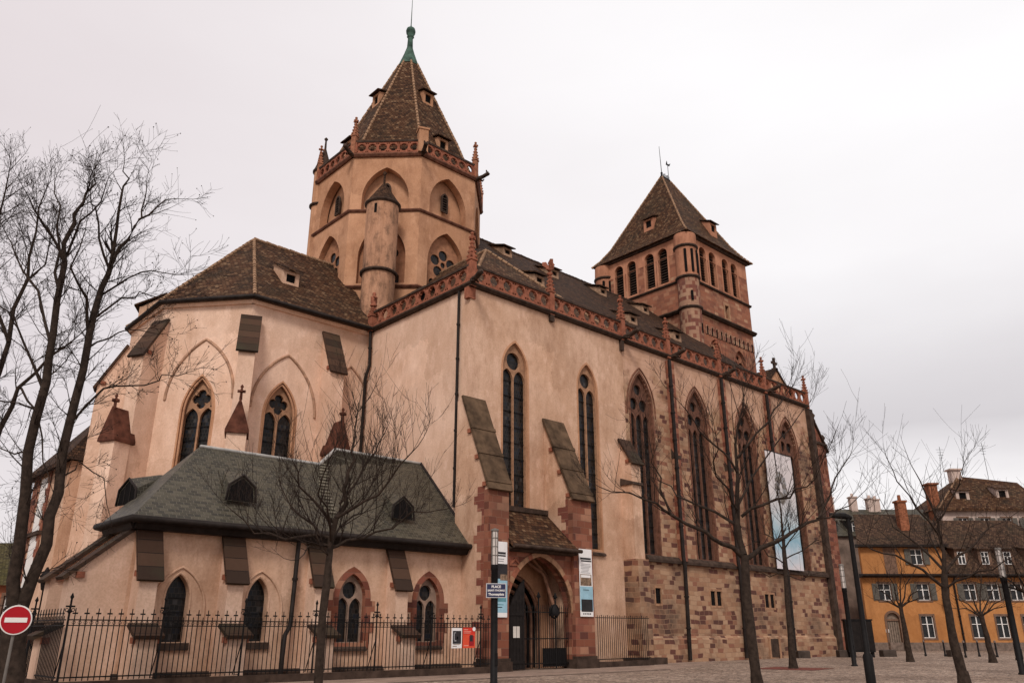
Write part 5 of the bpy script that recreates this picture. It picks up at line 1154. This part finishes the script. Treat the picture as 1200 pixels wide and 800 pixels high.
def make_tree(name, label, base, trunk, limbs, rg, lvl=2, per_m=2.2, twig=1.3, up=.2, seeds=0.0, kids=(3, 5), group='bare winter trees', spread=1.0, thin=.62, whips=.9):
    """trunk and limbs are lists of (point, radius); twigs grow along the limbs"""
    t = thing(name, (base[0], base[1], 0), label, 'tree', group)
    m = MB(); 
    pts = []; rad = []
    for (p, r), (p2, r2) in zip(trunk[:-1], trunk[1:]):       # knobbly trunk
        for i in range(3): q = i / 3; pts.append(Vector(p).lerp(Vector(p2), q) + Vector((rg.gauss(0, .12), rg.gauss(0, .12), 0)) * r * .6); rad.append((r + (r2 - r) * q) * rg.uniform(.93, 1.09))
    pts.append(Vector(trunk[-1][0])); rad.append(trunk[-1][1])
    pts[0] = Vector(trunk[0][0]); m.tube(pts, rad, 12); b = Vector(trunk[0][0]); m.tube([b + Vector((0, 0, -.1)), b + Vector((0, 0, .15)), b + Vector((0, 0, .45))], [trunk[0][1] * 1.5, trunk[0][1] * 1.2, trunk[0][1] * .98], 12)
    tw = MB()
    for lb in limbs:
        lp = [Vector(p) for p, r in lb]; lr = [max(.011, r * thin) for p, r in lb]
        P_ = []; R_ = []
        for i in range(len(lp) - 1):
            for q in (0, .5): P_.append(lp[i].lerp(lp[i + 1], q) + (Vector((rg.gauss(0, .05), rg.gauss(0, .05), rg.gauss(0, .05))) if i or q else Vector())); R_.append(lr[i] + (lr[i + 1] - lr[i]) * q)
        P_.append(lp[-1]); R_.append(lr[-1]); m.tube(P_, R_, 7)
        for i in range(len(P_) - 1):
            seg = P_[i + 1] - P_[i]; nn = seg.length * per_m * (.35 + .65 * i / len(P_)); nn = int(nn) + (rg.random() < nn % 1)
            for j in range(nn):
                q = P_[i].lerp(P_[i + 1], rg.random()); ax = seg.normalized(); side = ax.cross(Vector((rg.gauss(0, 1), rg.gauss(0, 1), rg.gauss(0, 1)))).normalized(); a = rg.uniform(.45, 1.15)
                sprout(tw, rg, q, ax * math.cos(a) + side * math.sin(a) * spread + Vector((0, 0, up * 1.6)), twig * rg.uniform(.5, 1.25), min(R_[i] * .5, .02), lvl, up, seeds, .14, kids)
            for j in range(int(seg.length * whips + rg.random())):         # long straight shoots
                q = P_[i].lerp(P_[i + 1], rg.random()); ax = seg.normalized(); side = Vector((rg.gauss(0, 1), rg.gauss(0, 1), rg.gauss(0, .6))).normalized()
                sprout(tw, rg, q, ax * .55 + side * .75 + Vector((0, 0, up * 3.2)), twig * rg.uniform(1.1, 1.75), min(R_[i] * .45, .014), 1, up * .8, seeds, .07, (2, 4))
        ax = (P_[-1] - P_[-2]); sprout(tw, rg, P_[-1], ax, twig * .9, R_[-1], lvl, up, seeds, .12, kids)
    m.build('trunk', BARK, t, Matrix(), False); tw.build('crown', TWIG, t, Matrix(), False)
    return t
def path(px, D, r0, r1, drift=0.0):
    n_ = len(px); return [(at(x, y, D + drift * i / (n_ - 1)), r0 + (r1 - r0) * i / (n_ - 1)) for i, (x, y) in enumerate(px)]
def ground_at(px, py):
    p = at(px, py, 1); k = -EYE / (p.z - EYE); return (p.x * k, p.y * k)

rg = random.Random(11)      # tree before the sacristy
D = 21; tk = path([(372, 822), (378, 720), (385, 660), (388, 632), (394, 607)], D, .108, .07)
tk[0] = ((tk[0][0].x, tk[0][0].y, 0), .11)
make_tree('bare_tree', 'bare young tree with upright twigs in front of the sacristy windows', tk[0][0], tk, [
    path([(394, 607), (405, 575), (410, 552), (413, 528), (415, 500), (421, 472)], D, .12, .018),
    path([(387, 640), (368, 633), (335, 627), (300, 620), (272, 598)], D, .075, .018, -1.2), path([(387, 630), (365, 617), (345, 592), (328, 568)], D, .07, .018, 1.0),
    path([(392, 612), (374, 598), (352, 568), (343, 540)], D, .075, .018, -.9), path([(388, 642), (410, 631), (440, 621), (480, 605), (515, 597)], D, .07, .018, 1.4),
    path([(392, 608), (418, 594), (443, 577), (470, 545), (490, 522)], D, .08, .018, -1.0), path([(398, 590), (420, 562), (440, 532), (452, 505)], D, .06, .018, 1.0),
    path([(388, 636), (384, 610), (372, 580), (385, 540)], D, .06, .018, -2.2), path([(389, 636), (400, 615), (425, 600), (430, 560)], D, .06, .018, 2.2), path([(387, 652), (362, 640), (350, 655)], D, .04, .015, -1.0)],
    rg, 2, 3.4, 1.15, .28, 0, (3, 5), whips=2.6)
rg = random.Random(5)       # big tree on the right
D = 23.5; tk = path([(888, 806), (885, 785), (876, 705), (873, 665), (872, 650)], D, .155, .11); tk[0] = ((tk[0][0].x, tk[0][0].y, 0), .165)
make_tree('bare_tree', 'largest bare tree with a knobbly trunk in front of the nave', tk[0][0], tk, [
    path([(872, 650), (868, 612), (863, 579), (863, 540), (865, 500), (872, 458)], D, .16, .02),
    path([(870, 652), (843, 636), (824, 623), (787, 604), (770, 592), (735, 582), (702, 570)], D, .12, .018, -1.5), path([(787, 604), (775, 575), (765, 545), (762, 520)], D - .8, .06, .015, -.6),
    path([(874, 655), (894, 644), (917, 628), (937, 615), (957, 607), (973, 581), (978, 558), (996, 534)], D, .12, .018, 1.2), path([(957, 607), (985, 598), (1008, 580)], D + .7, .05, .015, .5),
    path([(869, 605), (896, 590), (923, 581), (944, 570), (962, 545)], D, .08, .016, -1.4), path([(868, 618), (840, 600), (804, 585), (786, 572), (766, 549)], D, .08, .016, 1.6),
    path([(863, 552), (847, 529), (829, 513), (812, 496), (795, 470)], D, .06, .015, -1.2), path([(864, 536), (886, 509), (907, 482), (918, 470), (930, 450)], D, .065, .013, 1.0),
    path([(866, 590), (882, 560), (900, 530), (925, 500), (950, 470)], D, .06, .014, 2.4), path([(866, 600), (850, 570), (835, 545), (838, 505)], D, .06, .014, -2.6)],
    rg, 2, 2.0, 1.3, .24, 0, (3, 5), whips=1.2)
rg = random.Random(21)      # small tree in a red bed
gx, gy = ground_at(930, 783); D = gx * math.cos(PS) + gy * math.sin(PS)
tk = path([(930, 783), (924, 720), (920, 665), (918, 640)], D, .145, .08); tk[0] = ((gx, gy, 0), .18)
make_tree('bare_tree', 'small bare tree standing in a square red bed before the big banner', tk[0][0], tk, [
    path([(918, 640), (917, 610), (914, 585), (912, 560)], D, .1, .02), path([(919, 660), (900, 650), (885, 635), (872, 640)], D, .06, .02, -1.5), path([(919, 655), (940, 645), (957, 632), (968, 640)], D, .06, .02, 1.5),
    path([(918, 645), (898, 625), (890, 600)], D, .06, .02, 1.5), path([(918, 645), (935, 620), (948, 595)], D, .06, .02, -1.5), path([(920, 672), (902, 676), (885, 668)], D, .05, .02, 1.5), path([(920, 672), (938, 680), (955, 672)], D, .05, .02, -1.0)], rg, 2, 1.7, 1.2, .15, 0, (2, 4))
m = MB(); m.raw([(-1.5, -1.5, .012), (1.5, -1.5, .012), (1.5, 1.5, .012), (-1.5, 1.5, .012)], [(0, 1, 2, 3)]); tag(m.build('red_bark_bed', plain('red_bark_mulch', (.15, .05, .038), .95, .5, 6, bmp=.8), None, Matrix.Translation((gx, gy, 0)) @ Matrix.Rotation(R(8), 4, 'Z')), kind='structure')
rg = random.Random(8)       # tree before the yellow house
gx, gy = ground_at(1131, 803); D = gx * math.cos(PS) + gy * math.sin(PS)
tk = path([(1131, 803), (1118, 752), (1109, 700), (1106, 672)], D, .165, .105); tk[0] = ((gx, gy, 0), .175)
make_tree('bare_tree', 'tall bare tree in front of the yellow house', tk[0][0], tk, [
    path([(1106, 672), (1104, 645), (1098, 612), (1086, 580), (1068, 545)], D, .13, .02), path([(1106, 688), (1080, 666), (1050, 650), (1022, 641), (1000, 628)], D, .09, .018, -1.0), path([(1106, 668), (1078, 640), (1048, 620), (1034, 590)], D, .08, .018, 1.5),
    path([(1101, 628), (1076, 592), (1052, 566), (1040, 538)], D, .06, .016, -1.5), path([(1107, 672), (1126, 650), (1142, 634), (1165, 618), (1192, 600)], D, .09, .018, 1.0), path([(1098, 612), (1111, 590), (1124, 570), (1131, 540)], D, .06, .016, -1.0),
    path([(1107, 690), (1135, 672), (1160, 668), (1190, 650)], D, .07, .016, -2.0), path([(1105, 660), (1090, 625), (1100, 590)], D, .06, .016, 2.4)], rg, 2, 1.35, 1.3, .2, 0, (2, 4))
def small_tree(bx, by, top, lab, seed, wdt):
    rg = random.Random(seed); gx, gy = ground_at(bx, by); D = gx * math.cos(PS) + gy * math.sin(PS); tx, ty = top
    tk = path([(bx, by), (bx + (tx - bx) * .5, by + (ty - by) * .5), (tx, ty)], D, .18, .11); tk[0] = ((gx, gy, 0), .19)
    lim = []
    for s_, h_ in ((-1, 20), (1, 20), (-.6, 42), (.65, 42), (0, 50), (-1.1, 5), (1.1, 8)): lim.append(path([(tx, ty + 6), (tx + s_ * wdt * .45, ty - h_ * .45), (tx + s_ * wdt, ty - h_)], D, .09, .02, rg.uniform(-1.5, 1.5)))
    make_tree('bare_tree', lab, tk[0][0], tk, lim, rg, 2, 1.2, 1.4, .15, 0, (2, 4))
small_tree(1067, 775, (1055, 706), 'bare tree near the arched door of the yellow house', 31, 30); small_tree(1164, 776, (1149, 716), 'bare tree between the ground floor windows of the yellow house', 37, 34)
small_tree(1230, 790, (1206, 690), 'bare tree cut off by the right edge of the picture', 41, 45)
# the pair of tall trees at the left, forking low down
rg = random.Random(3); D = 20.0
tk = path([(9, 830), (14, 760), (18, 715)], D, .32, .24); tk[0] = ((tk[0][0].x, tk[0][0].y, 0), .34)
A_ = path([(16, 722), (24, 637), (36, 526), (50, 450), (62, 390), (75, 312), (82, 280), (92, 250), (103, 228), (110, 208)], D, .27, .03)
B_ = path([(22, 722), (50, 637), (66, 575), (87, 471), (104, 395), (120, 340), (131, 306)], D, .26, .12, .8)
make_tree('tall_bare_tree', 'tall bare tree with two dark trunks forking low behind the no entry sign', tk[0][0], tk, [A_, B_,
    path([(131, 306), (138, 270), (144, 231), (150, 210), (146, 190)], D + .8, .10, .02), path([(131, 308), (150, 282), (166, 256), (184, 242), (206, 233)], D + .8, .10, .02, 1.0), path([(166, 256), (170, 232), (172, 212)], D + 1.3, .05, .02, .5),
    path([(128, 315), (118, 280), (110, 245), (106, 225)], D + .8, .07, .02, -1.0), path([(76, 310), (60, 270), (42, 245), (32, 228)], D, .08, .02, -1.0), path([(70, 345), (68, 290), (67, 240), (64, 212)], D, .08, .02, 1.4),
    path([(104, 395), (100, 350), (86, 315), (100, 270)], D + .6, .09, .02, -1.5), path([(112, 372), (140, 352), (165, 345), (195, 350)], D + .7, .06, .018, 1.0), path([(80, 500), (120, 455), (150, 452), (182, 445), (208, 440)], D + .5, .06, .016, -1.5), path([(120, 345), (150, 325), (180, 318), (205, 322)], D + .8, .055, .016, -1.0),
    path([(70, 560), (95, 540), (120, 560), (125, 590)], D + .4, .04, .014, .8), path([(50, 455), (30, 400), (10, 370), (-20, 350)], D, .07, .02, 1.0), path([(45, 480), (20, 470), (-10, 468)], D, .05, .018, -1.0), path([(60, 405), (42, 340), (20, 300), (5, 270)], D, .08, .02, 1.8),
    path([(100, 410), (125, 395), (150, 385), (178, 390)], D + .7, .05, .016, 1.2), path([(36, 530), (15, 530), (-15, 520)], D, .05, .018, .8), path([(78, 300), (95, 262), (118, 236), (125, 214)], D, .06, .018, -1.6)],
    rg, 2, 3.4, 1.1, .10, .2, (4, 6), thin=.58, whips=.4)
rg = random.Random(17); D = 23; tk = path([(-70, 830), (-62, 740), (-40, 620), (-20, 545)], D, .38, .28); tk[0] = ((tk[0][0].x, tk[0][0].y, 0), .42)
make_tree('tall_bare_tree', 'second tall bare tree whose thick limbs enter from the left edge', tk[0][0], tk, [
    path([(-20, 545), (0, 500), (25, 455), (60, 418), (90, 395)], D, .16, .03), path([(-20, 545), (-15, 470), (10, 400), (30, 330), (40, 270), (55, 220)], D, .18, .025), path([(-20, 545), (-40, 430), (-30, 330), (0, 260), (12, 195)], D, .18, .025, 1.0),
    path([(10, 400), (-10, 340), (-10, 280), (-5, 220)], D, .09, .02, -1.5), path([(25, 455), (45, 480), (52, 540), (60, 570)], D, .06, .018, -.8), path([(-30, 330), (-10, 270), (-25, 200)], D, .08, .02, 1), path([(30, 330), (50, 310), (62, 262)], D, .07, .018, 1.4)], rg, 2, 3.8, 1.2, .1, .2, (4, 6), thin=.60, whips=.4)
